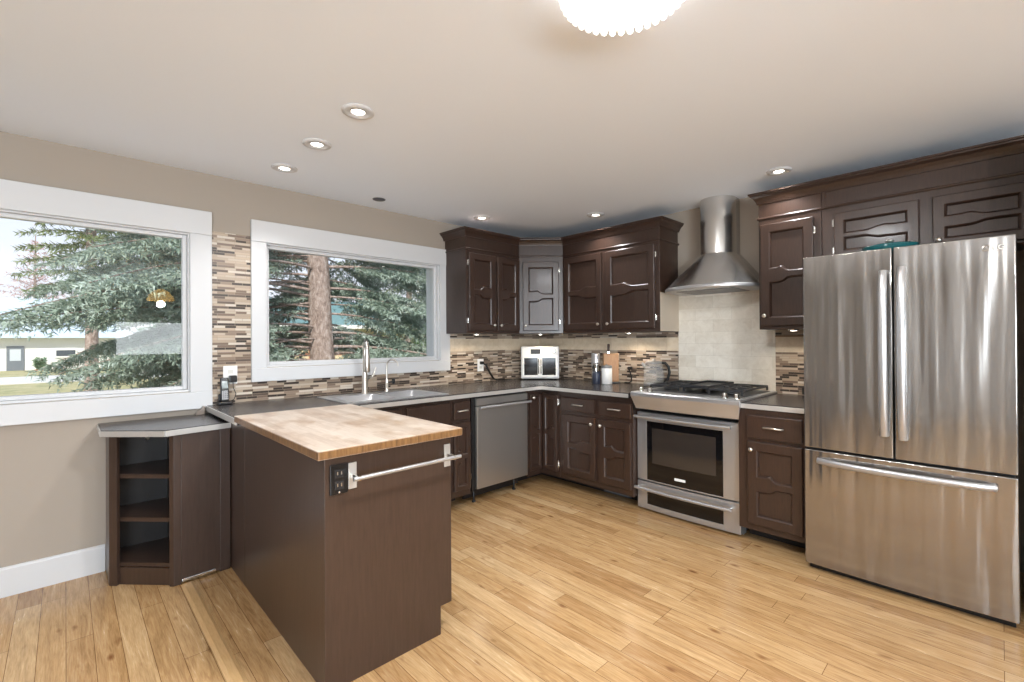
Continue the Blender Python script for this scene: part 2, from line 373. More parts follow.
struct(MB().prism([(.455, -2.5, 0), (.47, -2.5, .006), (.5, -2.5, .006), (.515, -2.5, 0)], (0, 0, 0), (0, 5.66, 0)).build('trim_1', wood_dark('oak_strip', lin(214, 176, 126), lin(196, 156, 106), .35, .1, (20, 2, 20))), 'oak transition strip across the floor', 'trim')

# ---- backsplash slabs (tile set on the walls)
def tile(name, m, lab, *a): return struct(MB().box(*a).build(name, m), lab, 'tile')
CT = .922                               # worktop height
tile('trim_2', M_MOSA, 'mosaic tile strip between the two windows', .703, WA-.008, CT, .938, WA, 2.085)
tile('trim_3', M_MOSA, 'mosaic tile strip below the sink window', .938, WA-.008, CT, 2.636, WA, 1.057)
tile('trim_4', M_MOSA, 'mosaic tile below the corner cabinets on the window wall', 2.636, WA-.008, CT, WB-.008, WA, 1.236)
tile('trim_5', M_BANDA, 'tan tile band on the window wall', 2.636, WA-.009, 1.236, WB-.008, WA, 1.356)
tile('trim_6', M_MOSA, 'thin mosaic strip under the cabinets on the window wall', 2.636, WA-.008, 1.356, WB-.008, WA, 1.45)
for i, (y0, y1, nm) in enumerate(((1.985, WA-.008, 'left of'), (.3, 1.2, 'right of'))):
    tile('trim_%d' % (7+3*i), M_MOSB, 'mosaic tile backsplash %s the range' % nm, WB-.008, y0, CT, WB, y1, 1.236)
    tile('trim_%d' % (8+3*i), M_BANDB, 'tan tile band %s the range' % nm, WB-.009, y0, 1.236, WB, y1, 1.356)
    tile('trim_%d' % (9+3*i), M_MOSB, 'thin mosaic strip above the tan band %s the range' % nm, WB-.008, y0, 1.356, WB, y1, 1.45)
tile('trim_13', M_TRAV, 'cream travertine tile panel behind the range', WB-.012, 1.2, .85, WB, 1.985, 1.78)
box_l = struct(MB().box(WB-.012, .3, 1.352, WB, 1.2, 1.362).build('trim_14', mat('liner_tile', lin(150, 116, 84), .4)), 'thin brown liner tile right of the range', 'tile')

# ------------------------------------------------------------------ cabinetry helpers
class Face:
    """a cabinet front: origin at its lower left corner seen from the room, U to the right, N out"""
    def __init__(s, o, u):
        s.o = Vector(o); s.u = Vector(u).normalized(); s.n = s.u.cross(Vector((0, 0, 1)))
    def p(s, a, v, n=0): return s.o+s.u*a+Vector((0, 0, v))+s.n*n
    def box(s, mb, a0, a1, v0, v1, n0, n1):
        vs = [s.p(a, v, n) for n in (n0, n1) for (a, v) in ((a0, v0), (a1, v0), (a1, v1), (a0, v1))]
        return mb.add(vs, [(0, 1, 2, 3), (4, 7, 6, 5), (0, 4, 5, 1), (1, 5, 6, 2), (2, 6, 7, 3), (3, 7, 4, 0)])
    def poly(s, mb, pts, n0, n1):
        return mb.prism([s.p(a, v, 0) for a, v in pts], s.n*n0, s.n*n1)
def sstep(t): t = max(0, min(1, t)); return t*t*(3-2*t)
def door(face, root, a0, a1, v0, v1, knob=None, knob_v=.05, hinges=True, name='door', stile=.055, knob_a=None, label=None):
    """framed door with two recessed panels and an S-curved middle rail, thicker on the knob side ('l' or 'r')"""
    mb = MB(); w = a1-a0; th = .026; rec = .006; st = min(stile, w*.24); c = .005; q = min(.013, st*.3)
    vm = v0+(v1-v0)*.5; h = v1-v0; kk = min(1, h/.5); iw = w-2*st; K = 24
    A = [a0+st+iw*i/K for i in range(K+1)]; top, bot = [], []
    for i in range(K+1):
        t = i/K; s_ = sstep((t-.34)/.26)
        if knob == 'l': s_ = 1-s_
        bmp = .008*math.exp(-((t-(.66 if knob != 'l' else .34))/.09)**2)
        top.append(vm+kk*(.016+.024*s_+bmp)); bot.append(vm-kk*(.018+.03*s_-bmp*.4))
    P = lambda pts, n_: [face.p(a_, v_, n_) for a_, v_ in pts]
    R_ = lambda e: [(a0+e, v0+e), (a1-e, v0+e), (a1-e, v1-e), (a0+e, v1-e)]
    mb.loft([P(R_(0), .001), P(R_(0), th-c), P(R_(c*.35), th-c*.35), P(R_(c), th)], smooth=False)
    mb.add(P(R_(0), .001), [(3, 2, 1, 0)])
    def quad(x0, x1, y0, y1): mb.add(P([(x0, y0), (x1, y0), (x1, y1), (x0, y1)], th), [(0, 1, 2, 3)])
    quad(a0+c, a0+st, v0+c, v1-c); quad(a1-st, a1-c, v0+c, v1-c); quad(a0+st, a1-st, v0+c, v0+st); quad(a0+st, a1-st, v1-st, v1-c)
    mb.add(P(list(zip(A, bot))+list(zip(A, top)), th), [(i, i+1, K+2+i, K+1+i) for i in range(K)])
    Ai = [a0+st+q+(iw-2*q)*i/K for i in range(K+1)]
    hi = lambda ys, A_: list(zip(A_, ys))
    # upper opening (curved lower edge) and lower opening (curved upper edge): a sloping moulding down to the flat panel
    for out, inn in ((hi(top, A)+[(a1-st, v1-st), (a0+st, v1-st)], hi([y+q for y in top], Ai)+[(a1-st-q, v1-st-q), (a0+st+q, v1-st-q)]),
                     (hi(bot, A)+[(a1-st, v0+st), (a0+st, v0+st)], hi([y-q for y in bot], Ai)+[(a1-st-q, v0+st+q), (a0+st+q, v0+st+q)])):
        mid = [((o_[0]*.45+i_[0]*.55), (o_[1]*.45+i_[1]*.55)) for o_, i_ in zip(out, inn)]
        mb.loft([P(out, th), P(mid, th-.006), P(inn, rec)], smooth=False)
        m_ = len(inn); ve = inn[K+2][1]
        vs = P(inn[:K+1], rec)+P([(x_, ve) for x_ in Ai], rec)
        mb.add(vs, [(i, i+1, K+2+i, K+1+i) for i in range(K)])
    d = mb.build(name, M_CAB, root)
    if knob:
        ka = (a0+.028 if knob == 'l' else a1-.028) if knob_a is None else knob_a
        kv = v0+knob_v if knob_v > 0 else v1+knob_v
        km = MB(); c = face.p(ka, kv, th)
        prof = [(.006, 0), (.006, .01), (.013, .016), (.0145, .021), (.012, .026), (.004, .028)]
        secs = []
        for r, hh in prof:
            secs.append([c+face.n*hh+(face.u*math.cos(2*PI*k/14)+Vector((0, 0, 1))*math.sin(2*PI*k/14))*r for k in range(14)])
        km.loft(secs, cap=True); km.build('knob', M_NICKEL, d)
        if hinges:
            ha = a1+.004 if knob == 'l' else a0-.004
            for hv in (v0+min(.09, h*.2), v1-min(.09, h*.2)):
                hm = MB(); c = face.p(ha, hv, .012)
                hm.tube([c-Vector((0, 0, .024)), c+Vector((0, 0, .024))], .0055, 8)
                face.box(hm, ha-.008, ha+.008, hv-.02, hv+.02, .001, .012)
                hm.build('hinge', M_CHROME, d)
    return d
def drawer(face, root, a0, a1, v0, v1, name='drawer'):
    mb = MB(); face.box(mb, a0, a1, v0, v1, .001, .024)
    d = mb.build(name, M_CAB, root, .008)
    c = (a0+a1)/2; v = (v0+v1)/2; w = min(.055, (a1-a0)*.28)
    pts = [face.p(c-w, v, .02), face.p(c-w, v, .036), face.p(c-w*.8, v+.002, .046), face.p(c, v+.004, .049), face.p(c+w*.8, v+.002, .046), face.p(c+w, v, .036), face.p(c+w, v, .02)]
    MB().tube(pts, .0055, 8).build('pull_handle', M_NICKEL, d)
    return d
def sweep(path, prof, i0, i1):
    """sweep a (out, z) profile along plan points, mitred; only the spans i0..i1 are returned"""
    P = [Vector((x, y)) for x, y in path]; secs = []
    for i, p in enumerate(P):
        d0 = (P[i]-P[i-1]).normalized() if i else (P[1]-P[0]).normalized()
        d1 = (P[i+1]-P[i]).normalized() if i < len(P)-1 else d0
        n0 = Vector((d0.y, -d0.x)); n1 = Vector((d1.y, -d1.x)); m = (n0+n1).normalized(); k = 1/max(.3, m.dot(n0))
        secs.append([(p.x+m.x*k*o, p.y+m.y*k*o, z) for o, z in prof])
    mb = MB(); mb.loft(secs[i0:i1+1], smooth=False, cap=True); return mb
def crown_prof(z0, z1):
    h = z1-z0
    return [(-.01, z0), (.008, z0), (.010, z0+.1*h), (.016, z0+.3*h), (.028, z0+.55*h), (.044, z0+.72*h), (.046, z0+.82*h), (.054, z0+.86*h), (.054, z1), (-.01, z1)]
def bead_prof(z, r=.009): return [(-.004, z-r), (.006, z-r), (.010, z), (.006, z+r), (-.004, z+r)]

# ------------------------------------------------------------------ upper cabinets, left group
UZ0, UZ1 = 1.405, 2.30
XA, YA_, XC, YC, XB_, YE = 2.592, 3.36, 3.26, 3.045, 3.57, 1.985
upath = [(XA, WA-.001), (XA, YA_), (XC, YA_), (XB_, YC), (XB_, YE), (WB-.001, YE)]
cp = crown_prof(2.285, 2.356)
def upper_trims(root, path, i0, i1, cprof, zb):
    sweep(path, cprof, i0, i1).build('crown_molding', M_CAB, root)
    sweep(path, bead_prof(zb), i0, i1).build('bead_molding', M_CAB, root, .002)
g = .0015
ua = thing('upper_cabinet', (2.93, 3.53, UZ0), 'dark upper cabinet with two narrow doors beside the sink window', 'cabinet')
MB().plan([(XA, WA-.01), (XA, YA_), (XC-g, YA_), (XC-g, WA-.01)], UZ0, UZ1).build('body', M_CAB, ua, .003)
upper_trims(ua, upath, 0, 2, cp, 2.178)
fA = Face((XA, YA_, 0), (1, 0, 0))
door(fA, ua, .022, .338, 1.432, 2.138, 'r'); door(fA, ua, .366, .655, 1.432, 2.138, 'l')
uc = thing('upper_cabinet', (3.6, 3.4, UZ0), 'dark angled corner upper cabinet with a single door', 'cabinet')
MB().plan([(XC+g, WA-.01), (XC+g, YA_), (XB_, YC+g), (WB-.01, YC+g), (WB-.01, WA-.01)], UZ0, UZ1).build('body', M_CAB, uc, .003)
upper_trims(uc, upath, 2, 3, cp, 2.178)
fC = Face((XC, YA_, 0), (XB_-XC, YC-YA_, 0)); wc = math.hypot(XB_-XC, YC-YA_)
door(fC, uc, .04, wc-.045, 1.432, 2.12, 'l')
ub = thing('upper_cabinet', (3.73, 2.5, UZ0), 'dark upper cabinet with two wide doors left of the range hood', 'cabinet')
MB().plan([(XB_, YC-g), (XB_, YE), (WB-.01, YE), (WB-.01, YC-g)], UZ0, UZ1).build('body', M_CAB, ub, .003)
upper_trims(ub, upath, 3, 5, cp, 2.178)
fB = Face((XB_, YC, 0), (0, -1, 0))
door(fB, ub, .035, .478, 1.435, 2.145, 'r'); door(fB, ub, .528, 1.022, 1.435, 2.145, 'l')
box('lower_side', mat('cream_lower_side', lin(196, 182, 164), .5), ub, XB_+.004, YE-.004, UZ0+.004, WB-.012, YE, 1.735)['label'] = 'cream lower part of the cabinet end'  # thin cream box over the lower part of the cabinet end
# ---- right group
YR0, YR1, YR2 = 1.205, .815, -.14
rpath = [(WB-.001, YR0), (XB_, YR0), (XB_, YR1), (XB_, YR2), (WB-.001, YR2)]
rpath = rpath  # runs from the hood side to the right edge of the picture
cpr = crown_prof(2.297, 2.374)
ur = thing('upper_cabinet', (3.73, 1.01, UZ0), 'dark upper cabinet with one door right of the range hood', 'cabinet')
MB().plan([(XB_, YR0), (XB_, YR1+g), (WB-.01, YR1+g), (WB-.01, YR0)], UZ0, 2.31).build('body', M_CAB, ur, .003)
upper_trims(ur, rpath, 0, 2, cpr, 2.194)
fR = Face((XB_, YR0, 0), (0, -1, 0))
door(fR, ur, .018, .345, 1.43, 2.147, 'l', .07)
uf = thing('upper_cabinet', (3.73, .34, 1.83), 'dark cabinet with two short doors above the refrigerator', 'cabinet')
MB().plan([(XB_, YR1-g), (XB_, YR2), (WB-.01, YR2), (WB-.01, YR1-g)], 1.83, 2.31).build('body', M_CAB, uf, .003)
box('divider_strip', M_CAB, uf, XB_-.008, YR1-.022, 2.2, XB_, YR1-g, 2.297, bevel=.002)
upper_trims(uf, rpath, 2, 4, cpr, 2.194)
fF = Face((XB_, YR1, 0), (0, -1, 0))
door(fF, uf, .072, .49, 1.845, 2.142, 'r', .045, stile=.05); door(fF, uf, .548, .945, 1.845, 2.142, 'l', .045, stile=.05)
box('end_panel', M_CAB, uf, 3.14, YR2-.02, 0, WB-.01, YR2-.001, 2.297, bevel=.002)

# ------------------------------------------------------------------ base cabinets
BZ0, BZ1 = .10, CT-.041
YF, XF = 3.0, 3.2                          # face-frame planes
def base_body(root, poly, toe, m=M_CAB):
    MB().plan(poly, BZ0, BZ1).build('body', m, root, .002)
    MB().plan(toe, 0, BZ0).build('toe_kick', M_TOE, root)
fBA = lambda x: Face((x, YF, 0), (1, 0, 0))
fBB = lambda y: Face((XF, y, 0), (0, -1, 0))
s = thing('sink_cabinet', (1.76, 3.35, 0), 'dark base cabinet under the double sink', 'cabinet')
mb = MB().box(1.32, YF, BZ0, 2.158, YF+.02, BZ1).box(1.32, YF+.02, BZ0, 1.336, WA-.01, BZ1).box(2.142, YF+.02, BZ0, 2.158, WA-.01, BZ1).box(1.336, YF+.02, BZ0, 2.142, WA-.01, BZ0+.016)
mb.build('body', M_CAB, s, .002); box('toe_kick', M_TOE, s, 1.32, 3.205, 0, 2.158, 3.22, BZ0)
F_ = fBA(1.32)
mb = MB(); F_.box(mb, .03, .40, .70, .855, .001, .021); mb.build('false_front', M_CAB, s, .005)
mb = MB(); F_.box(mb, .44, .815, .70, .855, .001, .021); mb.build('false_front', M_CAB, s, .005)
door(F_, s, .03, .40, .15, .68, 'r', -.06); door(F_, s, .44, .815, .15, .68, 'l', -.06)
s = thing('drawer_cabinet', (2.25, 3.35, 0), 'narrow dark base cabinet with one drawer left of the dishwasher', 'cabinet')
base_body(s, [(2.16, YF), (2.35, YF), (2.35, WA-.01), (2.16, WA-.01)], [(2.16, 3.205), (2.35, 3.205), (2.35, 3.5), (2.16, 3.5)])
F_ = fBA(2.16); drawer(F_, s, .016, .178, .714, .853); door(F_, s, .016, .178, .155, .69, 'l', -.06, stile=.035)
s = thing('corner_cabinet', (3.45, 3.3, 0), 'dark corner base cabinet with two folding doors right of the dishwasher', 'cabinet')
base_body(s, [(3.012, YF), (XF, YF), (XF, 2.775), (WB-.01, 2.775), (WB-.01, WA-.01), (3.012, WA-.01)], [(3.012, 3.205), (3.41, 3.205), (3.41, 2.775), (3.6, 2.775), (3.6, 3.5), (3.012, 3.5)])
F_ = fBA(3.012); door(F_, s, .012, .165, .15, .845, 'l', -.03, hinges=False, stile=.03)
F_ = fBB(3.0); door(F_, s, .03, .205, .15, .845, None, stile=.035)
for hv in (.22, .78):
    hm = MB(); c = F_.p(.212, hv, .014); hm.tube([c-Vector((0, 0, .03)), c+Vector((0, 0, .03))], .007, 8); F_.box(hm, .206, .224, hv-.022, hv+.022, .001, .012)
    hm.build('hinge', M_CHROME, s)
s = thing('base_cabinet', (3.55, 2.42, 0), 'dark base cabinet with two drawers and two doors left of the range', 'cabinet')
base_body(s, [(XF, 2.773), (XF, 2.02), (WB-.01, 2.02), (WB-.01, 2.773)], [(3.41, 2.773), (3.41, 2.02), (3.6, 2.02), (3.6, 2.773)])
F_ = fBB(2.773)
drawer(F_, s, .034, .396, .714, .834); drawer(F_, s, .438, .748, .714, .834)
door(F_, s, .05, .4, .155, .68, 'r', -.05); door(F_, s, .438, .743, .155, .68, 'l', -.05, hinges=False)
s = thing('base_cabinet', (3.55, 1.0, 0), 'dark base cabinet with one drawer between the range and refrigerator', 'cabinet')
base_body(s, [(XF, 1.216), (XF, .822), (WB-.01, .822), (WB-.01, 1.216)], [(3.38, 1.216), (3.38, .822), (3.6, .822), (3.6, 1.216)])
F_ = fBB(1.222)
drawer(F_, s, .062, .386, .70, .85); door(F_, s, .068, .386, .145, .678, 'l', -.05, hinges=False)
# floor vent grille in the toe kick left of the range
v = thing('floor_vent', (3.405, 2.31, 0), 'grey metal vent grille in the toe kick left of the range', 'vent')
box('frame', mat('vent_grey', lin(96, 98, 100), .45, .5), v, 3.400, 2.17, .004, 3.4095, 2.445, .078, bevel=.002)
mb = MB()
for i in range(5): mb.box(3.396, 2.19, .014+.012*i, 3.400, 2.425, .02+.012*i)
mb.build('louver', M_GREY, v)

# ------------------------------------------------------------------ worktops
w = thing('worktop', (2.3, 3.4, CT-.04), 'charcoal laminate L-shaped worktop with a metal front edge along both walls', 'worktop')
x0, x1, y0, y1 = 1.375, 2.115, 3.045, 3.47       # sink cut-out
z0, z1 = CT-.04, CT
YW, XW = 2.95, 3.14
mb = MB()
mb.box(.672, 2.905, z0, x0, WA-.009, z1).box(x0, YW, z0, x1, y0, z1).box(x0, y1, z0, x1, WA-.009, z1).box(x1, YW, z0, WB-.009, WA-.009, z1).box(XW, 2.022, z0, WB-.013, YW, z1)
mb.build('laminate', M_LAM, w)
mb = MB(); e0, e1 = CT-.036, CT-.006
mb.box(1.325, YW-.008, e0, XW, YW-.0005, e1); mb.box(XW-.008, 2.022, e0, XW-.0005, YW-.0085, e1)
mb.box(.664, 2.905, e0, .6715, WA-.03, CT-.003); mb.build('metal_edge', M_ALU, w, .0015)
w = thing('worktop', (3.5, 1.0, CT-.04), 'short charcoal laminate worktop between the range and refrigerator', 'worktop')
box('laminate', M_LAM, w, 3.19, .812, z0, WB-.013, 1.216, z1)
box('metal_edge', M_ALU, w, 3.182, .812, e0, 3.1895, 1.216, e1, bevel=.0015)
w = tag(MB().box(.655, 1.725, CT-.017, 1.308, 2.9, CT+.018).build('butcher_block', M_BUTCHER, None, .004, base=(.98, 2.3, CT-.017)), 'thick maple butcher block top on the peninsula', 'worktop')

# ------------------------------------------------------------------ peninsula
p = thing('peninsula', (1.0, 2.4, 0), 'dark brown kitchen peninsula cabinet under the butcher block', 'cabinet')
PT = CT-.0185
mb = MB().box(.727, 1.825, .13, 1.27, 2.99, CT-.045); mb.build('body', M_CAB, p)
box('toe_kick', M_TOE, p, .727, 1.825, 0, 1.226, 2.99, .129)
box('side_panel', M_PANEL, p, .705, 1.80, 0, .7265, 2.9, PT, bevel=.002)
box('side_panel', M_PANEL, p, .705, 2.901, 0, .7265, WA-.01, CT-.041, bevel=.002)
MB().prism([(.703, 1.79, 0), (1.228, 1.79, 0), (1.228, 1.79, .128), (1.288, 1.79, .128), (1.288, 1.79, PT), (.703, 1.79, PT)], (0, 0, 0), (0, .0345, 0)).build('end_panel', M_PANEL, p, .002)
fP = Face((1.27, 2.99, 0), (0, -1, 0)); fP.u = Vector((0, 1, 0)); fP.n = Vector((1, 0, 0)); fP.o = Vector((1.27, 1.83, 0))
door(fP, p, .02, .38, .15, .85, 'r', -.06); door(fP, p, .4, .76, .15, .85, 'l', -.06)
# outlet on the end panel
o = thing('electrical_outlet', (.757, 1.789, .75), 'black electrical outlet on the peninsula end panel', 'outlet')
box('faceplate', M_BLACK, o, .722, 1.782, .75, .792, 1.7895, .866, bevel=.003)
for zc in (.785, .83):
    mb = MB().box(.739, 1.779, zc-.016, .775, 1.782, zc+.016); so = mb.build('socket', mat('black_socket', lin(34, 34, 36), .4), o, .003)
    MB().box(.748, 1.7775, zc-.004, .751, 1.779, zc+.008).box(.763, 1.7775, zc-.004, .766, 1.779, zc+.008).build('slot', M_NICKEL, so)
MB().lathe([(.0035, 0), (.003, -.002), (0, -.0025)], (.757, 1.782, .7575), 10, 'Y').build('screw', M_NICKEL, o)
# towel bar
t = thing('towel_bar', (1.04, 1.785, .76), 'steel towel bar across the peninsula end panel', 'towel bar')
for xa in (.795, 1.248):
    pl = box('mounting_plate', M_ALU, t, xa, 1.7835, .76, xa+.033, 1.7895, .862, bevel=.001)
    MB().box(xa+.008, 1.722, .801, xa+.025, 1.7835, .821).build('post', M_CHROME, pl, .003)
MB().tube([(.79, 1.728, .811), (1.298, 1.728, .811)], .0085, 14).build('bar', M_STEEL, t)

# ------------------------------------------------------------------ angled open-shelf cabinet left of the peninsula
LT = .868
poly = [(.165, WA-.017), (.172, 3.432), (.425, 3.168), (.70, 3.19), (.70, WA-.017)]
c = thing('shelf_cabinet', (.43, 3.45, 0), 'low dark corner cabinet with open shelves beside the peninsula', 'cabinet')
def seg_board(name, a, b, th, z0, z1, m=M_PANEL, bev=.002):
    a = Vector(a); b = Vector(b); d = (b-a).normalized(); nn = Vector((-d.y, d.x))*th
    return MB().plan([a, b, b+nn, a+nn], z0, z1).build(name, m, c, bev)
d1 = (Vector((.425, 3.168))-Vector((.172, 3.432))).normalized()
seg_board('side_panel', (.169, WA-.017), (.171, 3.437), .018, 0, LT-.037)
A0, A1 = Vector((.172, 3.432)), Vector((.425, 3.168))
seg_board('post', A0, A0+d1*.042, .02, 0, LT-.037); seg_board('post', A1-d1*.026, A1, .02, 0, LT-.037)
inn = [(.19, WA-.02), (.19, 3.452), (.432, 3.2), (.46, 3.2), (.46, WA-.02)]
for zz in (.095, .345, .585): MB().plan(inn, zz, zz+.022).build('shelf', M_PANEL, c, .001)
seg_board('plinth', A0+d1*.042+Vector((.012, .012)), A1-d1*.026+Vector((.012, .012)), .008, 0, .094)
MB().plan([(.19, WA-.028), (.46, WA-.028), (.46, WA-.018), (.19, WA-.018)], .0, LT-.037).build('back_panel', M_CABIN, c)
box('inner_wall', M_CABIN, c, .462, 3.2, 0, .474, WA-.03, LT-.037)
B0, B1 = Vector((.425, 3.168)), Vector((.70, 3.19)); d2 = (B1-B0).normalized()
seg_board('stile', B0+d2*.002, B0+d2*.034, .02, 0, LT-.037); seg_board('stile', B1-d2*.052, B1, .02, 0, LT-.037)
pn = seg_board('front_panel', B0+d2*.0345, B1-d2*.0525, .012, .01, LT-.037)
nn = Vector((d2.y, -d2.x))*.008; q0 = B0+d2*.036; q1 = B1-d2*.075
MB().plan([q0, q1, q1+nn, q0+nn], .012, .03).build('kick_strip', M_CHROME, pn, .003)
MB().lathe([(.006, 0), (.012, -.008), (.012, -.02), (.004, -.024)], (.36, WA-.03, .755), 12, 'Y').build('cable_clip', M_NICKEL, c)
w = thing('worktop', (.4, 3.4, LT-.036), 'low angled charcoal laminate top of the open-shelf cabinet', 'worktop')
tp = [(.137, WA-.002), (.137, 3.375), (.383, 3.128), (.7025, 3.18), (.7025, WA-.012)]
MB().plan(tp, LT-.036, LT).build('laminate', M_LAM, w)
ep = [Vector(q) for q in tp]; mb = MB()
def strip(a, b, th=.006):
    d = (b-a).normalized(); o_ = Vector((d.y, -d.x))*th; mb.plan([a+o_*.05, b+o_*.05, b+o_, a+o_], LT-.034, LT-.004)
strip(ep[0]+Vector((0, -.02)), ep[1]); strip(ep[1], ep[2]); strip(ep[2], ep[3]-Vector((.001, 0)))
mb.build('metal_edge', M_ALU, w, .001)
tag(MB().prism([(.600, 3.625, LT), (.655, 3.625, LT), (.655, 3.625, LT+.05), (.645, 3.625, LT+.056), (.63, 3.625, LT+.03), (.605, 3.625, LT+.012)], (0, 0, 0), (0, .035, 0)).build('wedge', mat('taupe_plastic', lin(128, 116, 106), .4), None, .004, base=(.63, 3.64, LT)), 'small taupe wedge in the back corner of the low worktop', 'wedge')

# ------------------------------------------------------------------ dishwasher
d = thing('dishwasher', (2.705, 3.3, 0), 'stainless steel dishwasher with a bar handle under the worktop', 'dishwasher')
box('body', M_BLACK, d, 2.372, 3.012, .105, 2.998, WA-.03, BZ1-.003)
box('door_panel', M_DISH, d, 2.408, 2.985, .122, 2.996, 3.011, .798, bevel=.006)
box('control_strip', M_DISH, d, 2.408, 2.985, .803, 2.996, 3.011, .866, bevel=.004)
h = MB().tube([(2.412, 2.945, .79), (3.0, 2.945, .79)], .011, 14).build('handle', M_STEEL, d)
for xx in (2.44, 2.97): MB().tube([(xx, 2.945, .79), (xx, 2.985, .79)], .007, 8).build('bracket', M_CHROME, h)
box('toe_panel', M_TOE, d, 2.372, 3.12, .02, 2.998, 3.14, .104)
for xx in (2.43, 2.89):
    MB().lathe([(.016, 0), (.016, .012), (.008, .014), (.008, .104)], (xx, 3.06, 0), 12).build('foot', M_BLACK, d)

# ------------------------------------------------------------------ range
RY0, RY1, RXF = 1.225, 2.012, 3.288
RC = (RY0+RY1)/2
r = thing('range', (3.55, RC, 0), 'stainless slide-in gas range with a large black oven window', 'range')
box('body', M_BLACK, r, RXF+.005, RY0+.004, .02, WB-.02, RY1-.004, CT-.002)
box('side_trim', M_STEEL, r, RXF+.004, RY0+.001, .012, RXF+.06, RY0+.0035, .79)
def front_frame(name, z0, z1, gy0, gy1, gz0, gz1, wx):
    mb = MB(); xf, xb = RXF-.038, RXF+.004
    def bowed(y0, y1, a, b):
        N = 10; P = []
        for i in range(N+1):
            y = y0+(y1-y0)*i/N; t = (y-RC)/((RY1-RY0)/2); P.append((xf-.014*(1-t*t), y))
        mb.plan(P+[(xb, y1), (xb, y0)], a, b)
    bowed(RY0, gy0, z0, z1); bowed(gy1, RY1, z0, z1); bowed(gy0, gy1, z0, gz0); bowed(gy0, gy1, gz1, z1)
    dd = mb.build(name, M_STEEL, r, .002)
    P = []
    for i in range(11):
        y = gy0+(gy1-gy0)*i/10; t = (y-RC)/((RY1-RY0)/2); P.append((xf+.002-.014*(1-t*t), y))
    gl = MB().plan(P+[(xf+.03, gy1), (xf+.03, gy0)], gz0, gz1).build('glass', M_GLASSBLACK, dd)
    return dd, gl, xf
dd, gl, xf = front_frame('oven_door', .243, .772, 1.338, 1.926, .252, .706, 0)
P = []
for i in range(11):
    y = 1.386+(.494)*i/10; t = (y-RC)/((RY1-RY0)/2); P.append((xf+.001-.014*(1-t*t), y))
MB().plan(P+[(xf+.012, 1.88), (xf+.012, 1.386)], .385, .655).build('window', M_OVENWIN, gl)
def handle(dd, z, name='handle'):
    pts = []
    for i in range(13):
        y = 1.268+(2.008-1.268)*i/12; t = (y-RC)/.37; pts.append((xf-.05-.016*(1-t*t), y, z))
    h = MB().tube(pts, .0125, 12).build(name, M_STEEL, dd)
    for yy in (1.285, 1.992): MB().tube([(xf-.05, yy, z), (xf+.01, yy, z)], .008, 8).build('bracket', M_CHROME, h)
handle(dd, .742)
bd = MB().box(xf-.0155, RC-.01, .292, xf-.012, RC+.075, .311).build('badge', M_WHITE, dd, .002)
dd, gl, xf = front_frame('warming_drawer', .022, .232, 1.338, 1.926, .062, .176, 0)
handle(dd, .188)
# sloping control lip and stainless top
mb = MB(); Y0, Y1 = 1.187, 2.003
def lip(y, s_):
    t = (y-(Y0+Y1)/2)/((Y1-Y0)/2); bow = .016*(1-t*t); k = 1.592+(y-(Y0+Y1)/2)*.945
    return [(3.180, y, .938), (3.152-bow, y, .938), (3.140-bow, y, .930), (3.140-bow, y, .906), (3.178-bow*.6, k, .808), (3.1805, k, .808)]
mb.loft([lip(Y0+(Y1-Y0)*i/12, 0) for i in range(13)], smooth=False, cap=True); mb.build('control_lip', M_STEEL, r, .002)
box('lip_back', M_BLACK, r, 3.181, RY0+.004, .80, RXF+.004, RY1-.004, CT)
top = box('cooktop', M_STEEL, r, 3.1808, Y0+.002, CT+.001, WB-.014, Y1-.002, .938, bevel=.003)
MB().box(3.30, Y0+.04, .938, WB-.05, Y1-.04, .941).build('burner_pan', mat('dark_enamel', lin(52, 52, 54), .3), top)
for bx_, by_ in ((3.45, 1.36), (3.72, 1.36), (3.45, 1.83), (3.72, 1.83), (3.6, 1.595)):
    MB().lathe([(.05, .947), (.05, .955), (.036, .957), (.036, .966), (.0, .968)], (bx_, by_, 0), 20).build('burner', M_IRON, r)
def grate(y0, y1):
    mb = MB(); x0_, x1_, z = 3.345, 3.84, .984; b_ = .0065
    for y in (y0, y1): mb.box(x0_, y-b_, z-.014, x1_, y+b_, z)
    for x in (x0_, (x0_+x1_)/2, x1_): mb.box(x-b_, y0, z-.014, x+b_, y1, z)
    ym = (y0+y1)/2
    for xc in (3.47, 3.715):
        for a in range(4):
            dx, dy = math.cos(PI/4+a*PI/2), math.sin(PI/4+a*PI/2)
            mb.prism([(xc+dx*.03-dy*b_, ym+dy*.03+dx*b_, 0), (xc+dx*.11-dy*b_, ym+dy*.11+dx*b_, 0), (xc+dx*.11+dy*b_, ym+dy*.11-dx*b_, 0), (xc+dx*.03+dy*b_, ym+dy*.03-dx*b_, 0)], (0, 0, z-.012), (0, 0, z+.002))
        mb.box(xc-.11, ym-b_, z-.012, xc+.11, ym+b_, z+.001)
    for x in (x0_, x1_):
        for y in (y0, y1): mb.box(x-b_, y-b_, .946, x+b_, y+b_, z-.01)
    return mb.build('grate', M_IRON, r, .002)
grate(1.245, 1.475); grate(1.715, 1.945)
gd = MB().box(3.36, 1.487, .975, 3.83, 1.703, .984).box(3.36, 1.487, .984, 3.83, 1.497, .998).box(3.36, 1.693, .984, 3.83, 1.703, .998).box(3.36, 1.497, .984, 3.37, 1.693, .998).box(3.82, 1.497, .984, 3.83, 1.693, .998)
for x in (3.38, 3.81):
    for y in (1.505, 1.685): gd.box(x-.008, y-.008, .946, x+.008, y+.008, .976)
gd.build('griddle', M_IRON, r, .003)
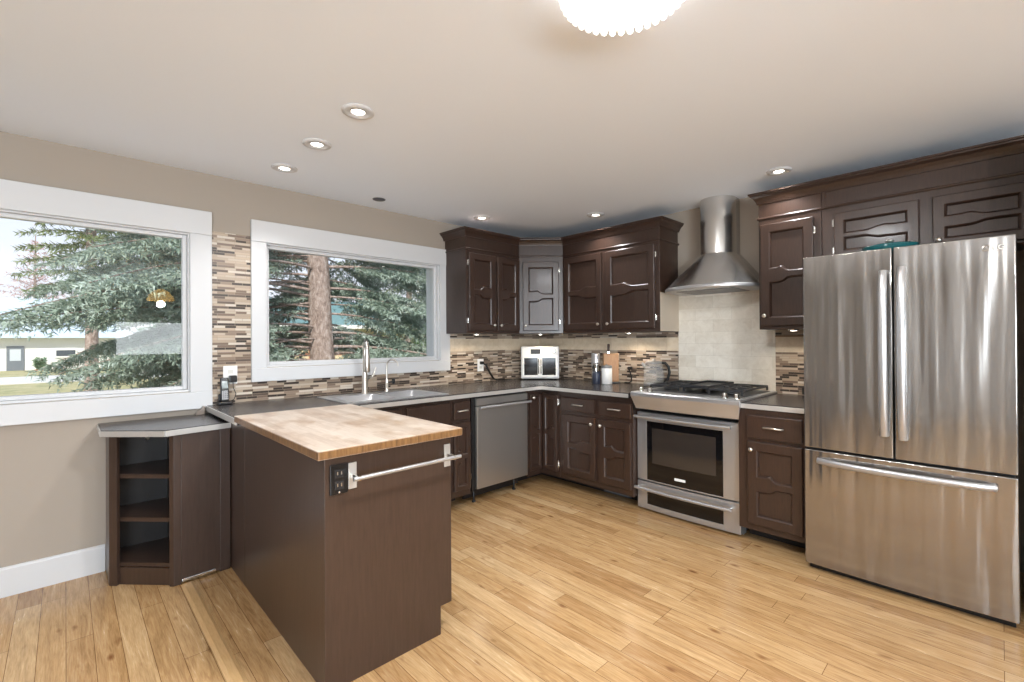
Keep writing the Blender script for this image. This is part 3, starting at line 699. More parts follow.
for y in (1.235, 1.315, 1.885, 1.96):
    kb = MB().lathe([(.022, .938), (.022, .943), (.017, .946), (.016, .966), (.012, .970), (0, .971)], (3.225, y, 0), 18).build('knob', M_CHROME, r)

# ------------------------------------------------------------------ range hood
hd = thing('range_hood', (3.72, 1.592, 1.72), 'stainless steel chimney range hood with a flared round canopy', 'range hood')
HC = 1.592
def ushape(R, xc, z, sq=1.0, n=24):
    """half ellipse towards the room, straight back to the wall"""
    pts = [(WB-.003, HC+R, z)]
    for i in range(n+1):
        a = PI/2+PI*i/n; pts.append((xc+sq*R*math.cos(a), HC+R*math.sin(a), z))
    pts.append((WB-.003, HC-R, z)); return pts
CHR, CHX = .136, 3.80
MB().loft([ushape(CHR, CHX, 2.02), ushape(CHR, CHX, CZ-.001)], cap=True).build('chimney', M_HOOD, hd)
secs = []
for i in range(9):
    t = i/8; R_ = .358+(CHR+.004-.358)*t; xc = 3.66+(CHX-3.66)*t; fr_ = .272+(CHR+.004-.272)*t
    secs.append(ushape(R_, xc, 1.748+(2.02-1.748)*t, fr_/R_))
MB().loft(secs, cap=True).build('canopy', M_HOOD, hd)
MB().loft([ushape(.360, 3.66, 1.72, .276/.360), ushape(.364, 3.66, 1.724, .28/.364), ushape(.364, 3.66, 1.744, .28/.364), ushape(.358, 3.66, 1.7485, .272/.358)], cap=True).build('rim', M_STEEL, hd)
MB().box(3.52, HC-.22, 1.7155, 3.86, HC+.22, 1.7195).build('filter', M_GREY, hd)

# ------------------------------------------------------------------ refrigerator
FX, FY0, FY1 = 3.085, -.052, .802
f = thing('refrigerator', (3.48, .375, 0), 'large stainless french door refrigerator with a bottom freezer drawer', 'refrigerator')
box('body', mat('fridge_grey', lin(70, 70, 72), .45), f, FX+.075, FY0+.01, .03, WB-.04, FY1-.012, 1.79, bevel=.004)
box('kick_grille', M_BLACK, f, FX+.05, FY0+.012, .003, FX+.1, FY1-.012, .04)
def fdoor(name, y0, y1, z0, z1):
    mb = MB(); P = []; N = 14; c = (FY0+FY1)/2; hw = (FY1-FY0)/2
    for i in range(N+1):
        y = y0+(y1-y0)*i/N; t = (y-c)/hw
        P.append((FX-.012*(1-t*t), y))
    mb.plan(P+[(FX+.07, y1), (FX+.07, y0)], z0, z1)
    o = mb.build(name, M_FRIDGE, f, .006, 3)
    for pl in o.data.polygons: pl.use_smooth = True
    o.modifiers['bevel'].harden_normals = True
    return o
YM = .388
dl = fdoor('door', YM+.003, FY1, .712, 1.808); dr = fdoor('door', FY0, YM-.003, .712, 1.808)
dz = fdoor('freezer_drawer', FY0, FY1, .042, .700)
def bow_handle(dd, a, b, out, rad=.019):
    a = Vector(a); b = Vector(b); pts = []
    for i in range(17):
        t = i/16; e = 1-(2*t-1)**2
        pts.append(a.lerp(b, t)+Vector((-out*e**.6-.004, 0, 0)))
    mb = MB(); secs = []
    for i, p_ in enumerate(pts):
        tg = (pts[min(i+1, 16)]-pts[max(i-1, 0)]).normalized()
        side = (Vector((0, 1, 0)) if abs(tg.z) > .5 else Vector((0, 0, 1))); nn = tg.cross(side).normalized()
        secs.append([p_+side*(rad*math.cos(2*PI*k/12))+nn*(rad*.7*math.sin(2*PI*k/12)) for k in range(12)])
    mb.loft(secs, cap=True); return mb.build('handle', M_STEEL, dd)
bow_handle(dl, (FX-.02, YM+.038, .83), (FX-.02, YM+.038, 1.69), .042)
bow_handle(dr, (FX-.02, YM-.038, .82), (FX-.02, YM-.038, 1.70), .042)
bow_handle(dz, (FX-.012, .02, .645), (FX-.012, .73, .645), .05, .017)
# maker's mark on the right door: ring emblem and two letters
def letters(text, size, loc, rot, m, parent, depth=.0006):
    cu = bpy.data.curves.new('text', 'FONT'); cu.body = text; cu.size = size; cu.extrude = depth
    ob = bpy.data.objects.new('text', cu); COL.objects.link(ob)
    dg = bpy.context.evaluated_depsgraph_get(); me = bpy.data.meshes.new_from_object(ob.evaluated_get(dg))
    bpy.data.objects.remove(ob); me.materials.clear(); me.materials.append(m)
    o = bpy.data.objects.new('lettering', me); COL.objects.link(o); o.parent = parent
    o.location = Vector(loc)-Vector(parent['base']); o.rotation_euler = rot; o['base'] = parent['base']; return o
def ringpts(cy, cz, R, x, n=20): return [(x, cy+R*math.cos(2*PI*i/n), cz+R*math.sin(2*PI*i/n)) for i in range(n+1)]
lx = FX-.0095
em = MB().tube(ringpts(.045, 1.755, .0125, lx), .0018, 6, caps=False).tube([(lx, .045, 1.762), (lx, .045, 1.751), (lx, .0385, 1.751)], .0016, 6).build('emblem', M_CHROME, dr)
letters('LG', .034, (lx+.0012, .024, 1.743), (PI/2, 0, -PI/2), M_WHITE, dr)
# teal covered dish standing on top of the refrigerator
t = thing('covered_dish', (3.28, .43, 1.791), 'teal glass dish with a lid knob on top of the refrigerator', 'dish')
ell = lambda k_, z: [(3.28+.10*k_*math.cos(2*PI*k/36), .425+.125*k_*math.sin(2*PI*k/36), z) for k in range(36)]
MB().loft([ell(.6, 1.7915), ell(.8, 1.797), ell(.95, 1.82), ell(1, 1.842)], cap=True).build('bowl', M_TEAL, t)
MB().loft([ell(1.02, 1.8425), ell(1.02, 1.848), ell(.8, 1.856), ell(.3, 1.86), ell(.02, 1.861)], cap=True).build('lid', M_TEAL, t)
MB().lathe([(.008, 1.8615), (.007, 1.868), (.018, 1.873), (.018, 1.879), (.01, 1.883), (0, 1.884)], (3.28, .425, 0), 16).build('knob', M_NICKEL, t)

# ------------------------------------------------------------------ sink and taps
s = thing('sink', (1.745, 3.27, CT), 'stainless steel double bowl sink set into the worktop', 'sink')
SX0, SX1, SY0, SY1 = 1.345, 2.145, 3.005, 3.56
b1 = (1.39, 1.735, 3.06, 3.455); b2 = (1.765, 2.1, 3.06, 3.455); zt = CT+.0045
mb = MB()
mb.box(SX0, SY0, CT+.0005, SX1, b1[2], zt).box(SX0, b1[3], CT+.0005, SX1, SY1, zt).box(SX0, b1[2], CT+.0005, b1[0], b1[3], zt).box(b1[1], b1[2], CT+.0005, b2[0], b1[3], zt).box(b2[1], b1[2], CT+.0005, SX1, b1[3], zt)
mb.build('rim', M_STEEL, s)
def rrect(x0, x1, y0, y1, rad, z, n=5):
    P = []
    for cx, cy, a0 in ((x1-rad, y1-rad, 0), (x0+rad, y1-rad, 90), (x0+rad, y0+rad, 180), (x1-rad, y0+rad, 270)):
        for i in range(n+1): a = math.radians(a0+90*i/n); P.append((cx+rad*math.cos(a), cy+rad*math.sin(a), z))
    return P
for bb in (b1, b2):
    x0, x1, y0, y1 = bb
    o = MB().loft([rrect(x0-.002, x1+.002, y0-.002, y1+.002, .012, zt-.001), rrect(x0, x1, y0, y1, .02, CT-.004), rrect(x0+.012, x1-.012, y0+.012, y1-.012, .05, CT-.17), rrect(x0+.05, x1-.05, y0+.05, y1-.05, .05, CT-.19), rrect((x0+x1)/2-.04, (x0+x1)/2+.04, 3.2, 3.28, .035, CT-.192)], cap=False).build('bowl', M_STEEL, s)
    MB().lathe([(.045, CT-.1915), (.04, CT-.1895), (.0, CT-.1915)], ((x0+x1)/2, 3.24, 0), 20).build('drain', M_CHROME, o)
t = thing('faucet', (1.70, 3.51, CT+.0045), 'tall brushed nickel pull-down kitchen faucet behind the sink', 'faucet')
bz = CT+.0045
MB().lathe([(.028, bz), (.028, bz+.006), (.022, bz+.012), (.0205, bz+.16), (.0195, bz+.20)], (1.70, 3.51, 0), 20).build('base', M_NICKEL, t)
D = Vector((-.28, -.96, 0)).normalized()
pts = [Vector((1.70, 3.51, bz+.19)), Vector((1.70, 3.51, bz+.33))]
for i in range(1, 13):
    a = PI-PI*i/12*1.0; pts.append(Vector((1.70, 3.51, bz+.345))+D*(.052*(1+math.cos(a)))+Vector((0, 0, .07*math.sin(a))))
MB().tube(pts, .0165, 14).build('spout', M_NICKEL, t)
e = pts[-1]; MB().tube([e, e-Vector((0, 0, .02)), e-Vector((0, 0, .06)), e-Vector((0, 0, .16)), e-Vector((0, 0, .172))], .02, 14, radii=[.0165, .018, .0205, .024, .020]).build('spray_head', M_NICKEL, t)
MB().tube([(1.72, 3.51, bz+.12), (1.752, 3.515, bz+.125), (1.772, 3.51, bz+.14), (1.79, 3.50, bz+.205)], .008, 10, radii=[.011, .01, .008, .006]).build('lever', M_NICKEL, t)
t = thing('filter_tap', (1.895, 3.52, CT+.0045), 'small curved drinking water tap beside the kitchen faucet', 'faucet')
MB().lathe([(.02, bz), (.02, bz+.005), (.012, bz+.01), (.012, bz+.09), (.008, bz+.1)], (1.895, 3.52, 0), 16).build('base', M_NICKEL, t)
D = Vector((.55, -.83, 0)).normalized(); pts = [Vector((1.895, 3.52, bz+.08)), Vector((1.895, 3.52, bz+.2))]
for i in range(1, 11):
    a = PI-PI*i/10*1.05; pts.append(Vector((1.895, 3.52, bz+.215))+D*(.05*(1+math.cos(a)))+Vector((0, 0, .045*math.sin(a))))
MB().tube(pts, .0065, 10).build('spout', M_NICKEL, t)
MB().tube([(1.905, 3.515, bz+.075), (1.94, 3.50, bz+.08)], .005, 8).lathe([(.0, -.02), (.012, -.018), (.014, .02), (0, .024)], (1.944, 3.498, bz+.08), 12).build('lever', M_BLACK, t)

# ------------------------------------------------------------------ small things on the worktop
# toaster oven in the corner, facing the room diagonally
TB = Vector((3.565, 3.365, CT+.001)); tu = Vector((.26, -.295, 0)).normalized()
t = thing('toaster_oven', tuple(TB), 'white countertop oven with two glass doors in the corner', 'oven')
fT = Face(TB-tu*.2, tu)
mb = MB(); fT.box(mb, 0, .4, .012, .35, -.24, 0); mb.build('body', M_WHITE, t, .012, 3)
mb = MB(); fT.box(mb, .012, .388, .262, .338, .0, .006); pnl = mb.build('control_panel', mat('cream_white', lin(232, 230, 226), .3), t, .002)
mb = MB(); fT.box(mb, .105, .205, .272, .322, .006, .009); sc = mb.build('screen', mat('dark_screen', lin(40, 42, 44), .5), pnl, .001)
mb = MB(); c_ = fT.p(.345, .302, .006)
mb.loft([[c_+fT.n*h_+(fT.u*math.cos(2*PI*k/20)+Vector((0, 0, 1))*math.sin(2*PI*k/20))*r_ for k in range(20)] for r_, h_ in ((.024, 0), (.024, .004), (.019, .006), (.018, .02), (.014, .022))], cap=True); mb.build('dial', M_CHROME, pnl)
for k_, (a0, a1) in enumerate(((.015, .196), (.204, .385))):
    mb = MB(); fr_ = .02
    fT.box(mb, a0, a1, .03, .03+fr_, 0, .014); fT.box(mb, a0, a1, .25-fr_, .25, 0, .014); fT.box(mb, a0, a0+fr_, .03+fr_, .25-fr_, 0, .014); fT.box(mb, a1-fr_, a1, .03+fr_, .25-fr_, 0, .014)
    dd = mb.build('door', M_WHITE, t, .002)
    mb = MB(); fT.box(mb, a0+fr_, a1-fr_, .03+fr_, .25-fr_, .001, .008); mb.build('glass', M_GLASSBLACK, dd)
    ha = a1-.008 if k_ == 0 else a0+.008
    MB().tube([fT.p(ha, .07, .014), fT.p(ha, .07, .034), fT.p(ha, .22, .034), fT.p(ha, .22, .014)], .005, 8).build('handle', M_CHROME, dd)
for a in (.04, .36):
    for nn in (-.03, -.21):
        q = fT.p(a, 0, nn); MB().lathe([(.014, 0), (.012, .013)], q, 12).build('foot', M_BLACK, t)
# knife block
M_BLOCK = wood_dark('bamboo', lin(168, 126, 82), lin(142, 102, 64), .45, .0, (30, 30, 2))
kx, ky = 3.745, 2.60
ku = Vector((.66, -.75, 0)).normalized(); KB = Vector((kx, ky, CT+.001)); fK = Face(KB-ku*.072, ku)
t = thing('knife_block', tuple(KB), 'light wood knife block with one dark-handled knife on the worktop', 'knife block')
mb = MB(); fK.box(mb, 0, .145, .012, .285, -.075, .0); mb.build('body', M_BLOCK, t, .004)
mb = MB(); fK.box(mb, -.008, .153, 0, .0115, -.085, .02); mb.build('base', M_BLACK, t, .002)
mb = MB(); fK.box(mb, .044, .06, .2855, .300, -.05, -.03); bl = mb.build('bolster', M_CHROME, t)
kn = tag(MB().tube([fK.p(.052, .3005, -.04), fK.p(.052, .325, -.04), fK.p(.054, .37, -.042), fK.p(.055, .375, -.042)], .012, 10, radii=[.009, .012, .013, .008]).build('knife', mat('dark_walnut', lin(62, 42, 34), .45), None, base=fK.p(.052, .3005, -.04)), 'dark knife handle standing out of the wooden knife block', 'knife')
# canisters in front of the block
def cyl_thing(name, label, cat, x, y, parts):
    t = thing(name, (x, y, CT+.001), label, cat)
    for nm, m, prof in parts: MB().lathe([(r_, CT+.001+h_) for r_, h_ in prof], (x, y, 0), 24).build(nm, m, t)
    return t
M_NAVY = mat('dark_blue_grey', lin(52, 58, 74), .3)
cyl_thing('jar', 'slim clear-topped jar with dark contents left of the knife block', 'jar', 3.60, 2.665, [('base', M_NAVY, [(.036, 0), (.038, .005), (.038, .115), (.036, .118), (0, .118)]), ('glass_top', M_JAR, [(.037, .1185), (.037, .165), (.03, .172)]), ('lid', M_CHROME, [(.031, .1725), (.032, .176), (.032, .19), (.028, .193), (0, .193)])])
cyl_thing('canister', 'white canister with a dark lid in front of the knife block', 'canister', 3.648, 2.582, [('body', M_WHITE, [(.047, 0), (.05, .004), (.05, .145), (.047, .15), (0, .15)]), ('lid', M_GREY, [(.049, .1505), (.05, .153), (.05, .17), (.044, .174), (.012, .175), (.012, .182), (0, .184)])])
cyl_thing('grinder', 'tall polished steel grinder behind the white canister', 'grinder', 3.668, 2.722, [('body', M_CHROME, [(.041, 0), (.042, .005), (.041, .14), (.041, .165), (.042, .168), (0, .168)]), ('lid', M_STEEL, [(.0415, .1685), (.042, .172), (.042, .28), (.038, .287), (0, .288)])])
# glass kettle
t = thing('kettle', (3.80, 2.18, CT+.001), 'clear glass kettle with a black handle left of the cooktop', 'kettle')
kz = CT+.001; kc = (3.80, 2.18, 0)
MB().lathe([(.086, kz), (.089, kz+.004), (.089, kz+.03), (.08, kz+.036), (0, kz+.036)], kc, 28).build('base', M_STEEL, t)
MB().lathe([(.078, kz+.0365), (.09, kz+.045), (.092, kz+.09), (.084, kz+.15), (.073, kz+.19), (.070, kz+.2)], kc, 28).build('glass_body', M_KETTLE, t)
MB().lathe([(.0705, kz+.2005), (.073, kz+.204), (.073, kz+.212), (.05, kz+.222), (.014, kz+.226), (.014, kz+.238), (.009, kz+.242), (0, kz+.243)], kc, 24).build('lid', M_STEEL, t)
Dk = Vector((.45, -.89, 0)).normalized(); C_ = Vector((3.80, 2.18, kz))
MB().tube([C_+Dk*.07+Vector((0, 0, .205)), C_+Dk*.10+Vector((0, 0, .205)), C_+Dk*.128+Vector((0, 0, .17)), C_+Dk*.135+Vector((0, 0, .12)), C_+Dk*.12+Vector((0, 0, .06)), C_+Dk*.092+Vector((0, 0, .03)), C_+Dk*.088+Vector((0, 0, .022))], .0125, 10).build('handle', M_BLACK, t)
MB().tube([C_-Dk*.075+Vector((0, 0, .17)), C_-Dk*.095+Vector((0, 0, .195)), C_-Dk*.105+Vector((0, 0, .2))], .012, 10, radii=[.018, .013, .01]).build('spout', M_STEEL, t)
# cordless phone standing in its charger
ph = thing('phone_charger', (.765, 3.625, CT+.001), 'black charging cradle under the cordless phone', 'phone charger')
box('cradle', M_BLACK, ph, .725, 3.585, CT+.001, .805, 3.66, CT+.022, bevel=.006)
box('back_rest', M_BLACK, ph, .733, 3.643, CT+.022, .797, 3.66, CT+.07, bevel=.006)
hs = thing('phone', (.765, 3.62, CT+.023), 'cordless phone handset with a silver keypad standing in its charger', 'phone')
mb = MB(); q = [(3.605, CT+.0235), (3.635, CT+.0235), (3.640, CT+.10), (3.652, CT+.175), (3.635, CT+.18), (3.618, CT+.10)]
mb.prism([(.742, y, z) for y, z in q], (0, 0, 0), (.046, 0, 0)); mb.build('handset', M_BLACK, hs, .006, 3)
mb = MB().prism([(.747, 3.6065, CT+.035), (.747, 3.6145, CT+.092), (.747, 3.6125, CT+.0925), (.747, 3.6045, CT+.0355)], (0, 0, 0), (.036, 0, 0)); kp = mb.build('keypad', mat('silver_plastic', lin(176, 176, 178), .35, .3), hs, .001)
mb = MB()
for i in range(3):
    for j in range(4):
        z = CT+.042+.013*j; y = 3.6045+(z-CT-.0355)*.142
        mb.box(.7505+.0112*i, y-.0025, z, .759+.0112*i, y+.001, z+.009)
mb.build('key', M_GREY, kp)
MB().prism([(.748, 3.616, CT+.108), (.748, 3.6275, CT+.155), (.748, 3.6255, CT+.1555), (.748, 3.614, CT+.1085)], (0, 0, 0), (.034, 0, 0)).build('screen', mat('phone_screen', lin(96, 108, 106), .15), hs)
# outlets
def outlet(x, z, w_, h_, lab, wall='A'):
    if wall == 'A':
        o = thing('electrical_outlet', (x, WA-.0085, z-h_/2), lab, 'outlet')
        box('faceplate', M_WHITE, o, x-w_/2, WA-.0145, z-h_/2, x+w_/2, WA-.0085, z+h_/2, bevel=.003)
        for dz_ in (-.022, .022): box('socket', mat('socket_white', lin(214, 212, 206), .4), o, x-.016, WA-.0165, z+dz_-.013, x+.016, WA-.0145, z+dz_+.013, bevel=.003)
    else:
        o = thing('electrical_outlet', (WB-.0085, x, z-h_/2), lab, 'outlet')
        box('faceplate', M_WHITE if wall == 'B' else M_BLACK, o, WB-.0145, x-w_/2, z-h_/2, WB-.0085, x+w_/2, z+h_/2, bevel=.003)
        for dz_ in ((-.022, .022) if h_ > w_ else (0,)): box('socket', mat('socket_white', lin(214, 212, 206), .4) if wall == 'B' else M_GREY, o, WB-.0165, x-.016, z+dz_-.013, WB-.0145, x+.016, z+dz_+.013, bevel=.003)
    return o
outlet(.81, 1.115, .085, .125, 'white wall outlet above the cordless phone between the windows')
outlet(3.02, 1.09, .08, .125, 'white wall outlet left of the countertop oven')
a_ = thing('plug_adapter', (.82, WA-.017, 1.068), 'black plug adapter in the outlet above the phone', 'plug')
box('body', M_BLACK, a_, .798, WA-.055, 1.066, .842, WA-.017, 1.112, bevel=.005)
MB().tube([(.82, WA-.036, 1.0665), (.822, WA-.036, 1.03), (.84, WA-.03, .985), (.83, WA-.025, .95), (.8, WA-.022, CT+.006), (.775, WA-.024, CT+.006)], .0025, 8).build('cord', M_BLACK, a_)
a_ = thing('appliance_cord', (3.02, WA-.017, 1.112), 'black appliance cord drooping from the outlet left of the countertop oven', 'cord')
MB().box(3.005, WA-.05, 1.098, 3.038, WA-.017, 1.128).build('plug', M_BLACK, a_, .004)
for dy in (0, .018):
    MB().tube([(3.02, WA-.05-dy*.4, 1.11), (3.035, WA-.072-dy, 1.09), (3.075, WA-.085-dy, 1.01), (3.12, WA-.088-dy, .952), (3.165, WA-.088-dy, CT+.014), (3.24, WA-.09-dy, CT+.009), (3.33, WA-.12-dy, CT+.009)], .0055, 8).build('cord', M_BLACK, a_)
a_ = thing('power_cord', (WB-.02, 2.47, 1.06), 'black cord looping down the wall right of the knife block', 'cord')
MB().box(WB-.05, 2.455, 1.05, WB-.0095, 2.485, 1.08).build('plug', M_BLACK, a_, .004)
MB().tube([(WB-.05, 2.47, 1.065), (WB-.07, 2.46, 1.06), (WB-.075, 2.44, 1.03), (WB-.07, 2.43, .985), (WB-.055, 2.44, .945), (WB-.05, 2.47, CT+.006), (WB-.045, 2.52, CT+.006)], .006, 8).build('cord', M_BLACK, a_)
outlet(.965, .951, .115, .05, 'small dark outlet strip at the backsplash foot right of the range', 'C')

# ------------------------------------------------------------------ ceiling lights
def downlight_proto():
    t = thing('downlight', (0, 0, CZ), '', 'ceiling light', 'recessed ceiling downlights')
    MB().lathe([(.078, CZ-.0005), (.077, CZ-.006), (.062, CZ-.011), (.05, CZ-.010), (.046, CZ-.006), (.034, CZ-.008), (.031, CZ-.0005)], (0, 0, 0), 32).build('trim_ring', M_TRIM, t)
    MB().lathe([(.0305, CZ-.0005), (.0305, CZ-.004), (.02, CZ-.006), (0, CZ-.0065)], (0, 0, 0), 24).build('lens', M_WARMEMIT, t)
    ld = bpy.data.lights.new('downlight_beam', 'SPOT'); ld.energy = 20; ld.spot_size = math.radians(115); ld.spot_blend = .7; ld.shadow_soft_size = .045; ld.color = (.97, .985, 1)
    lo = bpy.data.objects.new('beam', ld); COL.objects.link(lo); lo.parent = t; lo.location = (0, 0, -.02)
    return t
dp = downlight_proto()
spots = [(1.03, 2.185, 'lit downlight nearest the camera, first of the row of three above the peninsula'),
         (1.03, 2.706, 'lit downlight in the middle of the row of three above the peninsula'),
         (1.02, 3.226, 'lit downlight of the row of three nearest the window wall'),
         (2.744, 3.309, 'lit downlight in front of the cabinet beside the sink window'),
         (3.487-.06, 2.574-.04, 'lit downlight in front of the two wide cabinet doors left of the hood'),
         (3.44, 1.03, 'lit downlight in front of the cabinet right of the range hood'),
         (-.45, 2.3, 'added unseen downlight near the left end of the window wall, left of the peninsula'),  # this and the next are unseen, added to brighten the left floor
         (-.45, 1.2, 'added unseen downlight left of the camera, second from the window wall')]
for i, (x, y, lab) in enumerate(spots):
    if i == 0: o = dp
    else:
        o = dp.copy(); COL.objects.link(o)
        for ch in dp.children:
            c_ = ch.copy(); COL.objects.link(c_); c_.parent = o
    o.location = (x, y, CZ); o['label'] = lab
sd = thing('ceiling_sensor', (1.788, 3.431, CZ), 'dark round unlit fitting on the ceiling before the sink window', 'ceiling fitting')
MB().lathe([(.046, CZ-.0005), (.045, CZ-.006), (.038, CZ-.008), (0, CZ-.008)], (1.788, 3.431, 0), 24).build('disc', mat('dark_grey_fitting', lin(78, 78, 84), .4), sd)
MB().lathe([(.05, CZ-.0005), (.05, CZ-.004), (.0465, CZ-.0045), (.0465, CZ-.0005)], (1.788, 3.431, 0), 24).build('ring', M_GREY, sd)
fx, fy = 1.235, .80
fl = thing('flush_light', (fx, fy, CZ), 'bright round flush ceiling light with a scalloped crystal rim', 'ceiling light')
MB().lathe([(.19, CZ-.0005), (.19, CZ-.02), (.175, CZ-.022)], (fx, fy, 0), 40).build('base_plate', M_CHROME, fl)
MB().lathe([(.175, CZ-.0225), (.172, CZ-.06), (.14, CZ-.078), (0, CZ-.084)], (fx, fy, 0), 40).build('diffuser', M_DIFFUSER, fl)
mb = MB()
for k in range(40):
    a = 2*PI*k/40; mb.lathe([(0, -.052), (.010, -.044), (.0125, -.03), (.0125, -.012), (.008, -.003)], (fx+.19*math.cos(a), fy+.19*math.sin(a), CZ-.02), 8)
mb.build('crystal_rim', mat('crystal', lin(250, 250, 250), .15, spec=.7, **{'Emission Color': (1, .98, .95, 1), 'Emission Strength': .9}), fl)
ld = bpy.data.lights.new('flush_glow', 'AREA'); ld.energy = 34; ld.shape = 'DISK'; ld.size = .32; ld.color = (.93, .97, 1)
lo = bpy.data.objects.new('glow', ld); COL.objects.link(lo); lo.parent = fl; lo.location = (0, 0, -.09)
# amber glass pendant over the dining area behind the camera (seen as a reflection in the left window)
px_, py_ = 1.0, -1.05
pl = thing('pendant_light', (px_, py_, CZ), 'amber glass pendant light behind the camera', 'pendant light')
MB().lathe([(.06, CZ-.0005), (.06, CZ-.02), (.02, CZ-.03)], (px_, py_, 0), 20).build('canopy', M_CHROME, pl)
MB().tube([(px_, py_, CZ-.03), (px_, py_, 2.12)], .006, 8).build('rod', M_CHROME, pl)
MB().lathe([(.03, 2.12), (.1, 2.08), (.16, 1.99), (.165, 1.95), (.155, 1.95), (.09, 2.07)], (px_, py_, 0), 24).build('shade', M_AMBER, pl)
ld = bpy.data.lights.new('pendant_bulb', 'POINT'); ld.energy = 55; ld.shadow_soft_size = .05; ld.color = (.95, .98, 1)
lo = bpy.data.objects.new('bulb_light', ld); COL.objects.link(lo); lo.parent = pl; lo.location = (0, 0, 1.9-CZ)
# puck lights under the upper cabinets
for i, (x, y, lab) in enumerate(((3.62, 1.0, 'lit puck light under the cabinet right of the hood'), (2.78, 3.44, 'lit puck light under the cabinet beside the sink window'), (3.46, 3.26, 'lit puck light under the angled corner cabinet'), (3.68, 2.36, 'lit puck light under the wide-door cabinet left of the hood'))):
    t = thing('puck_light', (x, y, UZ0), lab, 'cabinet light', 'puck lights under the upper cabinets')
    MB().lathe([(.034, UZ0-.0006), (.034, UZ0-.010), (.026, UZ0-.012), (.025, UZ0-.004)], (x, y, 0), 20).build('trim_ring', M_CHROME, t)
    MB().lathe([(.0245, UZ0-.004), (.02, UZ0-.0125), (0, UZ0-.0135)], (x, y, 0), 16).build('lens', M_WARMEMIT, t)
    ld = bpy.data.lights.new('puck_beam', 'SPOT'); ld.energy = 4.6; ld.spot_size = math.radians(150); ld.spot_blend = .8; ld.shadow_soft_size = .02; ld.color = (1, .84, .64)
    lo = bpy.data.objects.new('beam', ld); COL.objects.link(lo); lo.parent = t; lo.location = (0, 0, -.02)

# ------------------------------------------------------------------ outside
GZ = -.45
M_LAWN = mat('lawn', lin(150, 146, 100), .9); n, l, b = nodes(M_LAWN)
f_ = noise(n, l, coords(n, l), 1.6, 6, .7); r_ = ramp(n, [(.3, lin(126, 132, 84)), (.55, lin(176, 164, 120)), (.75, lin(196, 184, 146))]); l.new(f_, r_.inputs[0]); l.new(r_.outputs[0], b.inputs['Base Color'])
struct(MB().box(-40, WA+T+.02, GZ-1.2, 60, 90, GZ).build('ground', M_LAWN), 'dry grass yard outside the windows', 'ground')
M_CONC = mat('concrete', lin(206, 202, 194), .85)

def foliage_mat(name, c0, c1, c2):
    m = mat(name, c1, .65, spec=.25); n, l, b = nodes(m)
    f = noise(n, l, coords(n, l), 3.2, 5, .7); r = ramp(n, [(.3, c0), (.5, c1), (.7, c2)]); l.new(f, r.inputs[0]); l.new(r.outputs[0], b.inputs['Base Color']); return m
M_SPRUCE = foliage_mat('blue_green_needles', lin(98, 116, 98), lin(146, 162, 146), lin(192, 206, 198))
M_OLIVE = foliage_mat('olive_needles', lin(84, 98, 66), lin(124, 138, 96), lin(160, 170, 128))
M_FAR = foliage_mat('far_needles', lin(92, 120, 96), lin(120, 146, 118), lin(150, 172, 146))
M_PINK = foliage_mat('reddish_twigs', lin(160, 124, 116), lin(186, 150, 140), lin(206, 176, 168))
M_BARK = mat('spruce_bark', lin(150, 134, 124), .9); n, l, b = nodes(M_BARK)
f_ = noise(n, l, coords(n, l, (1, 1, .45)), 22, 6, .75, .5); r_ = ramp(n, [(.32, lin(104, 86, 76)), (.5, lin(156, 138, 128)), (.68, lin(196, 182, 174))]); l.new(f_, r_.inputs[0]); l.new(r_.outputs[0], b.inputs['Base Color']); bump(n, l, b, f_, .7, .03)

def needle_mesh(name, segs, per_m, ln, hw, material, parent):
    """segs: (N, 6) array of twig segments; a spray of needles along each, as one mesh"""
    S = np.array(segs); p0, p1 = S[:, :3], S[:, 3:]; d = p1-p0; L = np.linalg.norm(d, axis=1); d = d/L[:, None]
    cnt = np.maximum(2, (L*per_m).astype(int)); idx = np.repeat(np.arange(len(S)), cnt); N = len(idx)
    t = RNG.random(N)[:, None]; P = p0[idx]+t*(p1-p0)[idx]; D = d[idx]
    rv = RNG.normal(size=(N, 3)); rv -= (rv*D).sum(1)[:, None]*D; rv /= np.linalg.norm(rv, axis=1)[:, None]
    nd = D*.75+rv*.8; nd /= np.linalg.norm(nd, axis=1)[:, None]
    sd = np.cross(nd, RNG.normal(size=(N, 3))); sd /= np.linalg.norm(sd, axis=1)[:, None]
    ll = ln*(.6+.7*RNG.random(N))[:, None]
    V = np.empty((N, 3, 3)); V[:, 0] = P-sd*hw; V[:, 1] = P+sd*hw; V[:, 2] = P+nd*ll
    V = V.reshape(-1, 3)-np.array(parent['base'])
    me = bpy.data.meshes.new(name); me.vertices.add(N*3); me.loops.add(N*3); me.polygons.add(N)
    me.vertices.foreach_set('co', V.astype(np.float32).ravel()); me.loops.foreach_set('vertex_index', np.arange(N*3, dtype=np.int32))
    me.polygons.foreach_set('loop_start', np.arange(0, N*3, 3, dtype=np.int32)); me.update(calc_edges=True)
    me.materials.append(material); o = bpy.data.objects.new(name, me); COL.objects.link(o); o.parent = parent; o['base'] = parent['base']; return o
